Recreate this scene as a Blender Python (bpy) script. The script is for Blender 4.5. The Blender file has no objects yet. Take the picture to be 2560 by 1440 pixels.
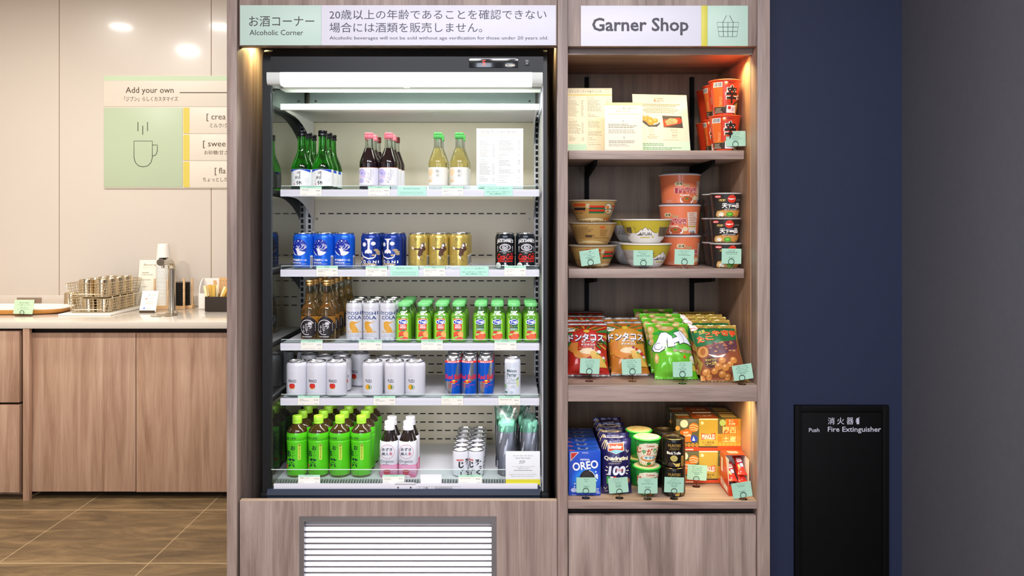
import bpy, bmesh, math, random
from math import pi, sin, cos, sqrt, radians, atan2
from mathutils import Vector, Matrix
C = bpy.context.scene.collection
SC = bpy.context.scene
random.seed(7)
# ---------------------------------------------------------------- camera, world, lights, exposure
F = 2069.0            # focal length in pixels of the 2560 px wide frame
E = 1.375             # eye height in metres
HX, HY = 1280.0, 545.0
def X(px, Y): return (px - HX) / F * Y
def Z(py, Y): return E - (py - HY) / F * Y
cam_d = bpy.data.cameras.new('camera'); cam_d.sensor_width = 36; cam_d.lens = 36 * F / 2560
cam_d.shift_y = -(720 - HY) / 2560; cam_d.clip_start = .05
cam = bpy.data.objects.new('camera', cam_d); C.objects.link(cam)
cam.location = (0, 0, E); cam.rotation_euler = (pi / 2, 0, 0); SC.camera = cam
SC.view_settings.view_transform = 'Standard'; SC.view_settings.look = 'None'
SC.view_settings.gamma = 1; SC.view_settings.use_curve_mapping = False
SC.view_settings.exposure = 0.12
SC.cycles.max_bounces = 8; SC.cycles.diffuse_bounces = 4; SC.cycles.glossy_bounces = 4
SC.cycles.transmission_bounces = 8; SC.cycles.transparent_max_bounces = 40
SC.cycles.caustics_reflective = False; SC.cycles.sample_clamp_indirect = 6
SC.cycles.use_denoising = True
W = bpy.data.worlds.new('world'); SC.world = W; W.use_nodes = True
W.node_tree.nodes['Background'].inputs[0].default_value = (.86, .88, 1, 1)
W.node_tree.nodes['Background'].inputs[1].default_value = .30
def lamp(kind, loc, energy, col=(1, 1, 1), size=.2, size_y=None, rot=(0, 0, 0), spread=None):
    d = bpy.data.lights.new(kind, 'AREA'); d.energy = energy; d.color = col
    d.shape = 'RECTANGLE' if size_y else 'DISK'; d.size = size
    if size_y: d.size_y = size_y
    if spread: d.spread = radians(spread)
    o = bpy.data.objects.new(kind, d); C.objects.link(o); o.location = loc
    o.rotation_euler = tuple(radians(a) for a in rot)
    return o
WARM, AMBER = (1, .97, .93), (1, .77, .33)
lamp('window_daylight', (-.9, -3.2, 1.7), 60, (.78, .86, 1), 1.1, 2.2, (90, 0, 0))
lamp('window_daylight', (1.3, -3.2, 1.7), 60, (.82, .89, 1), 1.1, 2.2, (90, 0, 0))
for lx, ly in ((-.8, .35), (.1, .35), (.9, .35)):
    lamp('ceiling_panel_light', (lx, ly, 2.73), 46, (.97, .96, 1), .5, .5)
for lx in (-2.75, -2.05, -1.35):
    lamp('ceiling_downlight', (lx, 3.72, 2.72), 7.6, WARM, .14)
for lx in (-2.6, -1.5):
    lamp('ceiling_downlight', (lx, 2.9, 2.72), 22, WARM, .14)
# ---------------------------------------------------------------- materials
_mats = {}
def lin(h):
    h = h.lstrip('#'); o = []
    for i in (0, 2, 4):
        c = int(h[i:i + 2], 16) / 255
        o.append(c / 12.92 if c <= .04045 else ((c + .055) / 1.055) ** 2.4)
    return (*o, 1)
def M(h, rough=.5, metal=0, coat=0, trans=0, emit=0, alpha=1, ior=1.45):
    k = (h, rough, metal, coat, trans, emit, alpha, ior)
    if k in _mats: return _mats[k]
    m = bpy.data.materials.new('finish_' + h.lstrip('#')); m.use_nodes = True
    b = m.node_tree.nodes['Principled BSDF']; i = b.inputs
    i['Base Color'].default_value = lin(h); i['Roughness'].default_value = rough
    i['Metallic'].default_value = metal; i['Coat Weight'].default_value = coat
    i['Coat Roughness'].default_value = .06; i['IOR'].default_value = ior
    i['Transmission Weight'].default_value = trans
    if emit:
        i['Emission Color'].default_value = lin(h); i['Emission Strength'].default_value = emit
    i['Alpha'].default_value = alpha
    _mats[k] = m
    return m
def nodes(name):
    m = bpy.data.materials.new(name); m.use_nodes = True
    return m, m.node_tree, m.node_tree.nodes['Principled BSDF']
def nd(t, kind, **kw):
    n = t.nodes.new(kind)
    for k, v in kw.items():
        if k[0] == '_': setattr(n, k[1:], v)
        else: n.inputs[k.replace('__', ' ')].default_value = v
    return n
def ramp(t, stops):
    n = t.nodes.new('ShaderNodeValToRGB'); r = n.color_ramp
    while len(r.elements) < len(stops): r.elements.new(.5)
    for e, (p, c) in zip(r.elements, stops): e.position = p; e.color = lin(c) if isinstance(c, str) else (c, c, c, 1)
    return n
def wood(name, dark, mid, light, axis='z', rough=.45):
    m, t, b = nodes(name); L = t.links.new
    tc = nd(t, 'ShaderNodeTexCoord'); mp = nd(t, 'ShaderNodeMapping')
    s = {'z': (9, 9, .55), 'x': (.55, 9, 9), 'y': (9, .55, 9)}[axis]
    mp.inputs['Scale'].default_value = s; L(tc.outputs['Object'], mp.inputs[0])
    n1 = nd(t, 'ShaderNodeTexNoise', Scale=1.6, Detail=7, Roughness=.62, Distortion=1.4); L(mp.outputs[0], n1.inputs['Vector'])
    mp2 = nd(t, 'ShaderNodeMapping'); mp2.inputs['Scale'].default_value = tuple(v * 14 if v > 1 else v * 5 for v in s)
    L(tc.outputs['Object'], mp2.inputs[0])
    n2 = nd(t, 'ShaderNodeTexNoise', Scale=2, Detail=3, Roughness=.6); L(mp2.outputs[0], n2.inputs['Vector'])
    mx = nd(t, 'ShaderNodeMath', _operation='MULTIPLY_ADD'); mx.inputs[1].default_value = .35
    L(n2.outputs['Fac'], mx.inputs[0]); L(n1.outputs['Fac'], mx.inputs[2])
    r = ramp(t, ((.45, dark), (.66, mid), (.9, light))); L(mx.outputs[0], r.inputs[0])
    L(r.outputs[0], b.inputs['Base Color']); b.inputs['Roughness'].default_value = rough
    bp = nd(t, 'ShaderNodeBump', Strength=.08, Distance=.002); L(mx.outputs[0], bp.inputs['Height']); L(bp.outputs[0], b.inputs['Normal'])
    return m
def paint(name, h, rough=.5, amp=.06, scale=30, bump=.1, coat=0, spec=.5):
    m, t, b = nodes(name); L = t.links.new
    tc = nd(t, 'ShaderNodeTexCoord'); n = nd(t, 'ShaderNodeTexNoise', Scale=scale, Detail=6, Roughness=.65); L(tc.outputs['Object'], n.inputs['Vector'])
    hv = nd(t, 'ShaderNodeHueSaturation'); hv.inputs['Color'].default_value = lin(h)
    mr = nd(t, 'ShaderNodeMapRange'); mr.inputs[3].default_value = 1 - amp * 2; mr.inputs[4].default_value = 1 + amp * 2
    L(n.outputs['Fac'], mr.inputs[0]); L(mr.outputs[0], hv.inputs['Value']); L(hv.outputs[0], b.inputs['Base Color'])
    b.inputs['Roughness'].default_value = rough; b.inputs['Coat Weight'].default_value = coat; b.inputs['Coat Roughness'].default_value = .1; b.inputs['Specular IOR Level'].default_value = spec
    if bump:
        bp = nd(t, 'ShaderNodeBump', Strength=bump, Distance=.001); L(n.outputs['Fac'], bp.inputs['Height']); L(bp.outputs[0], b.inputs['Normal'])
    return m
def clear(name, tint, gloss=.12, rough=.03, alpha=.0):
    """thin clear plastic or glass: mostly see-through with a sheen"""
    m, t, b = nodes(name); L = t.links.new
    tr = nd(t, 'ShaderNodeBsdfTransparent'); tr.inputs[0].default_value = lin(tint)
    gl = nd(t, 'ShaderNodeBsdfGlossy'); gl.inputs['Roughness'].default_value = rough
    fr = nd(t, 'ShaderNodeFresnel', IOR=1.5); mu = nd(t, 'ShaderNodeMath', _operation='ADD'); mu.inputs[1].default_value = gloss - .04
    L(fr.outputs[0], mu.inputs[0])
    mx = nd(t, 'ShaderNodeMixShader'); L(mu.outputs[0], mx.inputs[0]); L(tr.outputs[0], mx.inputs[1]); L(gl.outputs[0], mx.inputs[2])
    L(mx.outputs[0], t.nodes['Material Output'].inputs[0])
    return m
# ---------------------------------------------------------------- objects and properties
def tag(o, label=None, cat=None, group=None, kind=None):
    if label: o['label'] = label
    if cat: o['category'] = cat
    if group: o['group'] = group
    if kind: o['kind'] = kind
    return o
def thing(name, label, cat, loc=(0, 0, 0), rz=0, group=None, rx=0):
    o = bpy.data.objects.new(name, None); C.objects.link(o); o.empty_display_size = .03
    o.location = loc; o.rotation_euler = (rx, 0, rz)
    return tag(o, label, cat, group)
def dup(root, loc, rz=0, label=None, group=None, rx=0):
    r = root.copy(); C.objects.link(r); r.location = loc; r.rotation_euler = (rx, 0, rz)
    if label: r['label'] = label
    if group: r['group'] = group
    for ch in root.children:
        c = ch.copy(); C.objects.link(c); c.parent = r
        for g in ch.children:
            d = g.copy(); C.objects.link(d); d.parent = c
    return r
class MB:
    def __init__(s): s.v = []; s.f = []; s.fm = []
    def add(s, vs, fs, m):
        o = len(s.v); s.v += [tuple(v) for v in vs]
        for k, f in enumerate(fs): s.f.append([o + i for i in f]); s.fm.append(m[k] if isinstance(m, list) else m)
        return s
    def box(s, x0, x1, y0, y1, z0, z1, m, bev=0, seg=2):
        if not bev:
            return s.add([(x, y, z) for x in (x0, x1) for y in (y0, y1) for z in (z0, z1)],
                         [(0, 1, 3, 2), (4, 6, 7, 5), (0, 4, 5, 1), (2, 3, 7, 6), (0, 2, 6, 4), (1, 5, 7, 3)], m)
        b = bmesh.new(); bmesh.ops.create_cube(b, size=1)
        for v in b.verts: v.co = ((x0 + x1) / 2 + v.co.x * (x1 - x0), (y0 + y1) / 2 + v.co.y * (y1 - y0), (z0 + z1) / 2 + v.co.z * (z1 - z0))
        bmesh.ops.bevel(b, geom=b.edges[:], offset=bev, segments=seg, profile=.6, affect='EDGES')
        return s.bm(b, m)
    def bm(s, b, m):
        b.verts.index_update(); s.add([v.co[:] for v in b.verts], [[v.index for v in f.verts] for f in b.faces], m); b.free(); return s
    def lathe(s, prof, m, n=40, cx=0, cy=0, close=False, sq=None):
        """prof: (r, z[, material]); a material named on a point colours the band that starts there"""
        vs, fs, ms = [], [], []; cur = m
        for p in prof:
            for k in range(n):
                a = 2 * pi * k / n; r = p[0]
                if sq:                                       # rounded-square section
                    q = sq; c_, s_ = abs(cos(a)), abs(sin(a)); r = r / ((c_ ** q + s_ ** q) ** (1 / q))
                vs.append((cx + r * cos(a), cy + r * sin(a), p[1]))
        for j in range(len(prof) - 1):
            if len(prof[j]) > 2: cur = prof[j][2]
            for k in range(n):
                fs.append((j * n + k, j * n + (k + 1) % n, (j + 1) * n + (k + 1) % n, (j + 1) * n + k)); ms.append(cur)
        if prof[0][0] > 1e-6 and not close: fs.append(tuple(range(n))[::-1]); ms.append(m)
        if prof[-1][0] > 1e-6 and not close: fs.append(tuple((len(prof) - 1) * n + k for k in range(n))); ms.append(cur)
        return s.add(vs, fs, ms)
    def tube(s, pts, r, m, n=8, closed=False):
        pts = [Vector(p) for p in pts]; N = len(pts); vs, fs = [], []; up = None
        for i, p in enumerate(pts):
            d = (pts[(i + 1) % N] - pts[i - 1]) if closed or 0 < i < N - 1 else (pts[1] - pts[0] if i == 0 else pts[-1] - pts[-2])
            d.normalize()
            if up is None: up = d.orthogonal().normalized()
            up = (up - d * up.dot(d)).normalized() if (up - d * up.dot(d)).length > 1e-6 else d.orthogonal().normalized()
            w = d.cross(up); rr = r[i] if isinstance(r, (list, tuple)) else r
            for k in range(n): vs.append(p + (up * cos(2 * pi * k / n) + w * sin(2 * pi * k / n)) * rr)
        for i in range(N if closed else N - 1):
            j = (i + 1) % N
            for k in range(n): fs.append((i * n + k, i * n + (k + 1) % n, j * n + (k + 1) % n, j * n + k))
        if not closed: fs += [tuple(range(n))[::-1], tuple((N - 1) * n + k for k in range(n))]
        return s.add(vs, fs, m)
    def prism(s, pts, a0, a1, m, axis='y'):
        """pts in the plane across the axis, extruded from a0 to a1"""
        put = {'y': lambda p, a: (p[0], a, p[1]), 'x': lambda p, a: (a, p[0], p[1]), 'z': lambda p, a: (p[0], p[1], a)}[axis]
        n = len(pts); vs = [put(p, a0) for p in pts] + [put(p, a1) for p in pts]
        return s.add(vs, [tuple(range(n)), tuple(range(2 * n - 1, n - 1, -1))] + [(i, (i + 1) % n, n + (i + 1) % n, n + i) for i in range(n)], m)
    def art(s, a, fn, step=None, stepz=None, eps=.00014, base=.00012):
        a.stamp(s, fn, step, stepz, eps, base); return s
    def build(s, name, parent=None, ang=38, loc=None, rz=0, fix=True):
        me = bpy.data.meshes.new(name); me.from_pydata(s.v, [], s.f)
        ml = []
        for m in s.fm:
            if m not in ml: ml.append(m)
        for m in ml: me.materials.append(m)
        ix = {m: i for i, m in enumerate(ml)}
        me.polygons.foreach_set('material_index', [ix[m] for m in s.fm])
        me.polygons.foreach_set('use_smooth', [True] * len(s.f))
        if fix:
            b = bmesh.new(); b.from_mesh(me); bmesh.ops.recalc_face_normals(b, faces=b.faces[:]); b.to_mesh(me); b.free()
        me.set_sharp_from_angle(angle=radians(ang)); me.update()
        o = bpy.data.objects.new(name, me); C.objects.link(o)
        if parent: o.parent = parent
        if loc: o.location = loc
        o.rotation_euler.z = rz
        return o
def struct(name, mb):
    return tag(mb.build(name), kind='structure')
# ---------------------------------------------------------------- printed graphics: flat shapes laid on a surface
_txt = {}
def textmesh(body, b):
    k = (body, b)
    if k not in _txt:
        c = bpy.data.curves.new('t', 'FONT'); c.body = body; c.size = 1; c.resolution_u = 2 if len(body) > 6 else 3; c.offset = b
        o = bpy.data.objects.new('t', c); me = bpy.data.meshes.new_from_object(o)
        _txt[k] = ([v.co[:2] for v in me.vertices], [tuple(p.vertices) for p in me.polygons])
        bpy.data.objects.remove(o); bpy.data.curves.remove(c); bpy.data.meshes.remove(me)
    return _txt[k]
class Art:
    """coordinates are picture pixels (or crop pixels after zoom()); cx, by = the pixel of the base centre; m = metres per pixel"""
    def __init__(s, cx, by, m): s.cx, s.by, s.m = cx, by, m; s.el = []; s.T = (0, 0, 1, 1)
    def zoom(s, ox, oy, sx, sy=None): s.T = (ox, oy, sx, sy or sx); return s
    def P(s, x, y):
        ox, oy, sx, sy = s.T
        return ((ox + x / sx - s.cx) * s.m, (s.by - oy - y / sy) * s.m)
    def _put(s, vs, fs, m, raw=False):
        if isinstance(m, str): m = M(m, .45)
        vs = vs if raw else [s.P(*v) for v in vs]
        bb = (min(v[0] for v in vs), min(v[1] for v in vs), max(v[0] for v in vs), max(v[1] for v in vs))
        lay = 1 + max([e[3] for e in s.el if not (e[4][0] >= bb[2] or e[4][2] <= bb[0] or e[4][1] >= bb[3] or e[4][3] <= bb[1])], default=0)
        s.el.append((vs, fs, m, lay, bb)); return s
    def poly(s, pts, m): return s._put(pts, [tuple(range(len(pts)))], m)
    def rect(s, x0, y0, x1, y1, m): return s.poly([(x0, y0), (x1, y0), (x1, y1), (x0, y1)], m)
    def rrect(s, x0, y0, x1, y1, r, m, corners=(1, 1, 1, 1)):
        p = []
        for k, (cx, cy, a0) in enumerate(((x1 - r, y0 + r, -90), (x1 - r, y1 - r, 0), (x0 + r, y1 - r, 90), (x0 + r, y0 + r, 180))):
            p += [(cx + r * cos(radians(a0 + t * 22.5)), cy + r * sin(radians(a0 + t * 22.5))) for t in range(5)] if corners[k] else [(cx + (r if k < 2 else -r), cy + (r if k in (1, 2) else -r))]
        return s.poly(p, m)
    def ell(s, x0, y0, x1, y1, m, n=28):
        cx, cy, a, b = (x0 + x1) / 2, (y0 + y1) / 2, (x1 - x0) / 2, (y1 - y0) / 2
        return s.poly([(cx + a * cos(2 * pi * k / n), cy + b * sin(2 * pi * k / n)) for k in range(n)], m)
    def ring(s, x0, y0, x1, y1, w, m, n=36, a0=0, a1=360):
        cx, cy, a, b = (x0 + x1) / 2, (y0 + y1) / 2, (x1 - x0) / 2, (y1 - y0) / 2
        p, f = [], []
        for k in range(n + 1):
            t = radians(a0 + (a1 - a0) * k / n); p += [(cx + a * cos(t), cy + b * sin(t)), (cx + (a - w) * cos(t), cy + (b - w) * sin(t))]
        return s._put(p, [(2 * k, 2 * k + 2, 2 * k + 3, 2 * k + 1) for k in range(n)], m)
    def line(s, pts, w, m, closed=False):
        n = len(pts); vs, fs = [], []
        ws = w if isinstance(w, (list, tuple)) else [w] * n
        for i in range(n):
            a = pts[i - 1] if i or closed else pts[0]; b = pts[(i + 1) % n] if i < n - 1 or closed else pts[-1]
            d = Vector((b[0] - a[0], b[1] - a[1])); d = d.normalized() if d.length else Vector((1, 0))
            q = Vector((-d.y, d.x)) * ws[i] / 2
            vs += [(pts[i][0] + q.x, pts[i][1] + q.y), (pts[i][0] - q.x, pts[i][1] - q.y)]
        for i in range(n if closed else n - 1):
            j = (i + 1) % n; fs.append((2 * i, 2 * j, 2 * j + 1, 2 * i + 1))
        return s._put(vs, fs, m)
    def text(s, body, x0, y0, x1, y1, m, b=0, rot=0, shear=0, arc=0):
        vs, fs = textmesh(body, b)
        if not vs: return s
        ax, bx = min(v[0] for v in vs), max(v[0] for v in vs); ay, by = min(v[1] for v in vs), max(v[1] for v in vs)
        cx, cy = (x0 + x1) / 2, (y0 + y1) / 2; c, n = cos(radians(rot)), sin(radians(rot)); o = []
        for v in vs:
            u = (v[0] - ax) / max(bx - ax, 1e-6) - .5; w = .5 - (v[1] - ay) / max(by - ay, 1e-6)
            x, y = u * (x1 - x0) - w * shear, w * (y1 - y0) + arc * (4 * u * u - 1)
            o.append((cx + x * c - y * n, cy + x * n + y * c))
        return s._put(o, fs, m)
    def vtext(s, body, x0, y0, x1, y1, m, b=0):
        n = len(body); h = (y1 - y0) / n
        for k, ch in enumerate(body):
            cx = (x0 + x1) / 2; w = (x1 - x0)
            if ch == 'ー': s.line([(cx, y0 + k * h + h * .08), (cx, y0 + k * h + h * .9)], w * .1 + b, m)
            elif ch in 'っょゃ': s.text(ch, cx - w * .2, y0 + k * h + h * .12, cx + w * .4, y0 + k * h + h * .7, m, b)
            else: s.text(ch, x0, y0 + k * h + h * .06, x1, y0 + k * h + h * .94, m, b)
        return s
    def bars(s, x0, y0, x1, y1, n, m, fill=.42, seed=1, centre=False, words=5):
        """lines of lettering too small to read: rows of short dashes"""
        rd = random.Random(seed); h = (y1 - y0) / n; vs, fs = [], []
        for k in range(n):
            w = (x1 - x0) * rd.uniform(.6, 1); a = x0 + ((x1 - x0 - w) / 2 if centre else 0); e = a + w
            y = y0 + k * h + h * .2; x = a
            while x < e:
                l = (x1 - x0) / words * rd.uniform(.35, 1.1); l = min(l, e - x); o = len(vs)
                vs += [(x, y), (x + l, y), (x + l, y + h * fill), (x, y + h * fill)]; fs.append((o, o + 1, o + 2, o + 3)); x += l + (x1 - x0) / words * .16
        return s._put(vs, fs, m)
    def barcode(s, x0, y0, x1, y1, n=14):
        s.rect(x0, y0, x1, y1, '#f2f2f2'); vs, fs = [], []; rd = random.Random(3); w = (x1 - x0) * .84 / n
        for k in range(n):
            a = x0 + (x1 - x0) * .08 + k * w; e = a + w * rd.uniform(.3, .75); o = len(vs)
            vs += [(a, y0 + (y1 - y0) * .1), (e, y0 + (y1 - y0) * .1), (e, y1 - (y1 - y0) * .12), (a, y1 - (y1 - y0) * .12)]; fs.append((o, o + 1, o + 2, o + 3))
        return s._put(vs, fs, '#2c2c30')
    def stamp(s, mb, fn, step, stepz, eps, base):
        for vs, fs, m, lay, bb in s.el:
            if step or stepz:
                b = bmesh.new(); bv = [b.verts.new((v[0], v[1], 0)) for v in vs]
                for f in fs:
                    try: b.faces.new([bv[i] for i in f])
                    except ValueError: pass
                if len(b.faces) == 1 and len(fs[0]) > 4: bmesh.ops.triangulate(b, faces=b.faces[:])
                for ax, st in ((0, step), (1, stepz)):
                    if not st: continue
                    k = math.floor(bb[ax] / st) + 1
                    while k * st < bb[ax + 2]:
                        co = [0, 0, 0]; no = [0, 0, 0]; co[ax] = k * st; no[ax] = 1
                        bmesh.ops.bisect_plane(b, geom=b.verts[:] + b.edges[:] + b.faces[:], plane_co=co, plane_no=no); k += 1
                b.verts.index_update(); vv = [v.co[:2] for v in b.verts]; ff = [[v.index for v in f.verts] for f in b.faces]; b.free()
            else: vv, ff = vs, fs
            h = base + eps * lay
            mb.add([fn(x, z, h) for x, z in vv], ff, m)
def on_flat(y=0): return lambda x, z, h: (x, y - h, z)
def on_prof(prof):
    """onto a turned body (front half) whose outline is prof"""
    pr = [(p[0], p[1]) for p in prof]; lo = min(p[1] for p in pr) + .0003
    def f(x, z, h):
        r = pr[0][0]
        for (r0, z0), (r1, z1) in zip(pr, pr[1:]):
            if min(z0, z1) <= z <= max(z0, z1) and z1 != z0: r = r0 + (r1 - r0) * (z - z0) / (z1 - z0); break
        r += h; x = max(-.985 * r, min(.985 * r, x))
        return (x, -sqrt(r * r - x * x), max(lo, z))
    return f
_ORD = ('front', 'second', 'third', 'fourth', 'fifth', 'sixth')
_COL = {1: ('',), 2: ('left', 'right'), 3: ('left', 'middle', 'right'), 4: ('leftmost', 'second', 'third', 'rightmost')}
def grid(proto, desc, group, px, Y0, dY, counts, z, jit=.0015, rz=None, seed=0, sing=False):
    """files of one product going back from the front; px = the front pixel of each file; counts = how deep"""
    z += .0006
    rd = random.Random(sum(map(ord, desc)) if seed == 0 else seed); first = True; nc = len(px)
    for ci, p in enumerate(px):
        n = counts[ci] if isinstance(counts, (list, tuple)) else counts
        for k in range(n):
            Y = Y0 + k * dY; x = X(p, Y0) + (rd.uniform(-jit, jit) if k else 0)
            a = (rz[ci] if rz else 0) + (rd.uniform(-.06, .06) if k else 0)
            where = (_COL[nc][ci] + ' ') if nc > 1 else ''
            lab = f"{desc}, {_ORD[k]} in the {where}file" if n > 1 else f"{desc}, {where.strip()} one at the front"
            if sing and nc * n == 1: lab = desc
            if first: proto.location = (x, Y, z); proto.rotation_euler.z = a; tag(proto, lab, None, group if nc * n > 1 else None); first = False
            else: dup(proto, (x, Y, z), a, lab, group)
# ---------------------------------------------------------------- setting
WOOD = wood('taupe_woodgrain', '#6f5d56', '#968279', '#b3a096')
WOODH = wood('taupe_woodgrain_lying', '#6f5d56', '#968279', '#b3a096', 'x')
WOODI = wood('shaded_niche_woodgrain', '#54412f', '#725a44', '#866c54')  # taupe woodgrain darkened and warmed: the niche's shade put into the colour
WOODC = wood('warm_lit_woodgrain', '#957159', '#b59076', '#cdab90')  # taupe woodgrain again, with the warm counter light put into its colour
WOODP = wood('pale_turned_wood', '#b98f5c', '#cfa878', '#dfbd90', 'x', .5)
NAVY = paint('navy_wall_paint', '#222840', .6, .05, 60, .15, 0, .25)
GREY = paint('side_lit_wall_paint', '#53545d', .6, .07, 45, .2, 0, .3)  # same paint as the navy wall, its different lighting put into the colour
BLACKM = paint('black_lacquer', '#060607', .6, .12, 25, .05, 0, .12)
CREAM = paint('cream_gloss_laminate', '#d2c6b8', .3, .01, 4, 0, .3)
STONE = paint('ivory_composite_top', '#dacfc0', .18, .02, 12, 0, .4)
WHITEM = paint('white_powder_coat', '#e9e9ec', .4, .01, 20, 0)
STEEL = M('#c9c4bb', .22, 1)
def floor_mat():
    m, t, b = nodes('slate_floor_tiles'); L = t.links.new
    tc = nd(t, 'ShaderNodeTexCoord'); sp = nd(t, 'ShaderNodeSeparateXYZ'); L(tc.outputs['Object'], sp.inputs[0])
    mp = nd(t, 'ShaderNodeMapping'); mp.inputs['Scale'].default_value = (1.1, 4.6, 1); mp.inputs['Rotation'].default_value = (0, 0, radians(14)); L(tc.outputs['Object'], mp.inputs[0])
    n = nd(t, 'ShaderNodeTexNoise', Scale=2.4, Detail=11, Roughness=.72, Distortion=.7); L(mp.outputs[0], n.inputs['Vector'])
    r = ramp(t, ((.3, '#4a3d2d'), (.5, '#705b3e'), (.72, '#987d57'))); L(n.outputs['Fac'], r.inputs[0])
    ds = []
    for ax, o in (('X', -1.4466), ('Y', 3.897)):
        a = nd(t, 'ShaderNodeMath', _operation='SUBTRACT'); a.inputs[1].default_value = o; L(sp.outputs[ax], a.inputs[0])
        p = nd(t, 'ShaderNodeMath', _operation='PINGPONG'); p.inputs[1].default_value = .3; L(a.outputs[0], p.inputs[0])
        c = nd(t, 'ShaderNodeMath', _operation='LESS_THAN'); c.inputs[1].default_value = .0016 if ax == 'X' else .0028; L(p.outputs[0], c.inputs[0]); ds.append(c)
    g = nd(t, 'ShaderNodeMath', _operation='MAXIMUM'); L(ds[0].outputs[0], g.inputs[0]); L(ds[1].outputs[0], g.inputs[1])
    mx = nd(t, 'ShaderNodeMix', _data_type='RGBA'); L(g.outputs[0], mx.inputs[0]); L(r.outputs[0], mx.inputs[6]); mx.inputs[7].default_value = lin('#c0a780')
    L(mx.outputs[2], b.inputs['Base Color']); b.inputs['Roughness'].default_value = .42
    bp = nd(t, 'ShaderNodeBump', Strength=.25, Distance=.003); L(n.outputs['Fac'], bp.inputs['Height']); L(bp.outputs[0], b.inputs['Normal'])
    return m
struct('floor', MB().box(-3.7, 1.45, -3.6, 4.9, -.06, 0, floor_mat()))
struct('ceiling', MB().box(-3.7, 1.45, -3.6, 4.9, 2.75, 2.85, paint('white_ceiling_paint', '#d8d2c8', .8, .01, 20, 0)))
wb = MB(); SEAM = M('#a07d50', .5)
wb.box(-3.6, 1.35, 4.775, 4.9, 0, 2.75, SEAM)
xs = [-3.6, X(148, 4.77), X(528, 4.77), X(908, 4.77), X(1288, 4.77), 1.35]
for a, b_ in zip(xs, xs[1:]): wb.box(a + .002, b_ - .002, 4.77, 4.775, .93, 2.75, CREAM)
struct('wall_back', wb)
struct('wall_left', MB().box(-3.7, -3.6, -3.6, 4.9, 0, 2.75, CREAM))
struct('wall_side', MB().box(.812, 1.36, 2.66, 2.78, 0, 2.75, NAVY))
struct('wall_right', MB().box(1.2535, 1.36, -3.6, 2.66, 0, 2.75, GREY))
struct('trim_1', MB().box(-3.6, 1.3, 4.745, 4.77, .87, .932, STONE, .004))
# ---------------------------------------------------------------- coffee counter on the left
top = MB().box(-3.6, .7, 4.02, 4.77, .837, .87, STONE, .003)
tag(top.build('worktop'), 'long ivory stone worktop with a thick front edge, on the woodgrain cabinets', 'counter')
GAP = M('#241a13', .7)
def cabinet(label, x0, x1, fronts, yf, toe, group=None):
    t = thing('base_cabinet', label, 'cabinet', ((x0 + x1) / 2, 4.4, 0)); c = (x0 + x1) / 2
    bd = MB().box(x0 - c, x1 - c, yf + .04 - 4.4, .34, .06, .836, GAP); bd.box(x0 - c, x1 - c, yf + .09 - 4.4, .34, 0, .06, toe); bd.build('body', t)
    for nm, a, b_, z0, z1 in fronts: MB().box(a - c, b_ - c, yf - 4.4, yf + .03 - 4.4, z0, z1, WOODC, .0015).build(nm, t)
    return t
Yd = 4.05
cabinet('woodgrain drawer cabinet at the far left of the counter, two wide fronts', -3.55, X(54.5, Yd), [('drawer', -3.54, X(54.5, Yd), Z(1004, Yd), Z(826, Yd)), ('drawer', -3.54, X(54.5, Yd), Z(1228, Yd), Z(1010, Yd))], Yd - .02, WOODC)
tag(MB().box(X(56.5, 4.02), X(72, 4.02), 4.022, 4.048, 0, .836, WOODC, .001).build('divider_post'), 'narrow upright woodgrain end panel between drawer cabinet and door cabinet, reaching the floor', 'panel')
cabinet('woodgrain door cabinet under the worktop with two tall flat doors', X(75, Yd), .6, [('door', X(75, Yd), X(338.7, Yd), Z(1229, Yd), Z(832.5, Yd)), ('door', X(340.8, Yd), X(640, Yd), Z(1230, Yd), Z(832.5, Yd)), ('door', X(642, Yd), .59, Z(1230, Yd), Z(832.5, Yd))], Yd, M('#0d0c0c', .8))
# ---------------------------------------------------------------- built-in cabinet round the chiller
FY = 2.59
def fx(px, Y=FY): return X(px, Y)
t = thing('chiller_cabinet', 'tall taupe woodgrain cabinet built round the drinks chiller, with a louvred lower panel', 'cabinet', (0, FY, 0))
def L3(mb, name, par=t): return mb.build(name, par)
L3(MB().box(fx(567), fx(592), 0, .68, 0, 2.6, WOOD, .001), 'side_panel')
L3(MB().box(fx(1394), fx(1419.5), 0, .68, 0, 2.6, WOOD, .001), 'side_panel')
L3(MB().box(fx(596), fx(1393), .008, .03, Z(115, FY + .008), 2.6, WOOD, .001).box(fx(592), fx(1394), .03, .055, Z(115, FY) + .005, 2.6, WOOD), 'header_panel')
L3(MB().box(fx(592), fx(1394), .66, .68, 0, 2.6, WOOD), 'back_panel')
zt = Z(1252, 2.6)
lp = MB(); va, vb, vz0, vz1 = X(749, 2.6), X(1241, 2.6), .1, Z(1291, 2.6)
for a, b_, c, d in ((fx(597), va, 0, zt), (vb, fx(1393), 0, zt), (va, vb, vz1, zt), (va, vb, 0, vz0)): lp.box(a, b_, .01, .032, c, d, WOOD)
lp.box(fx(597), fx(1393), .01, .031, zt, zt + .0008, M('#cdb39a', .5)); L3(lp, 'lower_panel')
vg = MB(); AL = M('#8d8a8e', .38, .85); w = .0152
vg.prism([(va, vz1), (vb, vz1), (vb - w, vz1 - w), (va + w, vz1 - w)], .006, .03, AL); vg.prism([(va, vz0), (vb, vz0), (vb - w, vz0 + w), (va + w, vz0 + w)], .006, .03, AL)
vg.prism([(va, vz0), (va, vz1), (va + w, vz1 - w), (va + w, vz0 + w)], .006, .03, AL); vg.prism([(vb, vz0), (vb, vz1), (vb - w, vz1 - w), (vb - w, vz0 + w)], .006, .03, AL)
vo = vg.build('louvre_frame', t)
sl = MB(); SLAT = M('#efedf5', .32, .35); z = vz1 - w - .004
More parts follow.
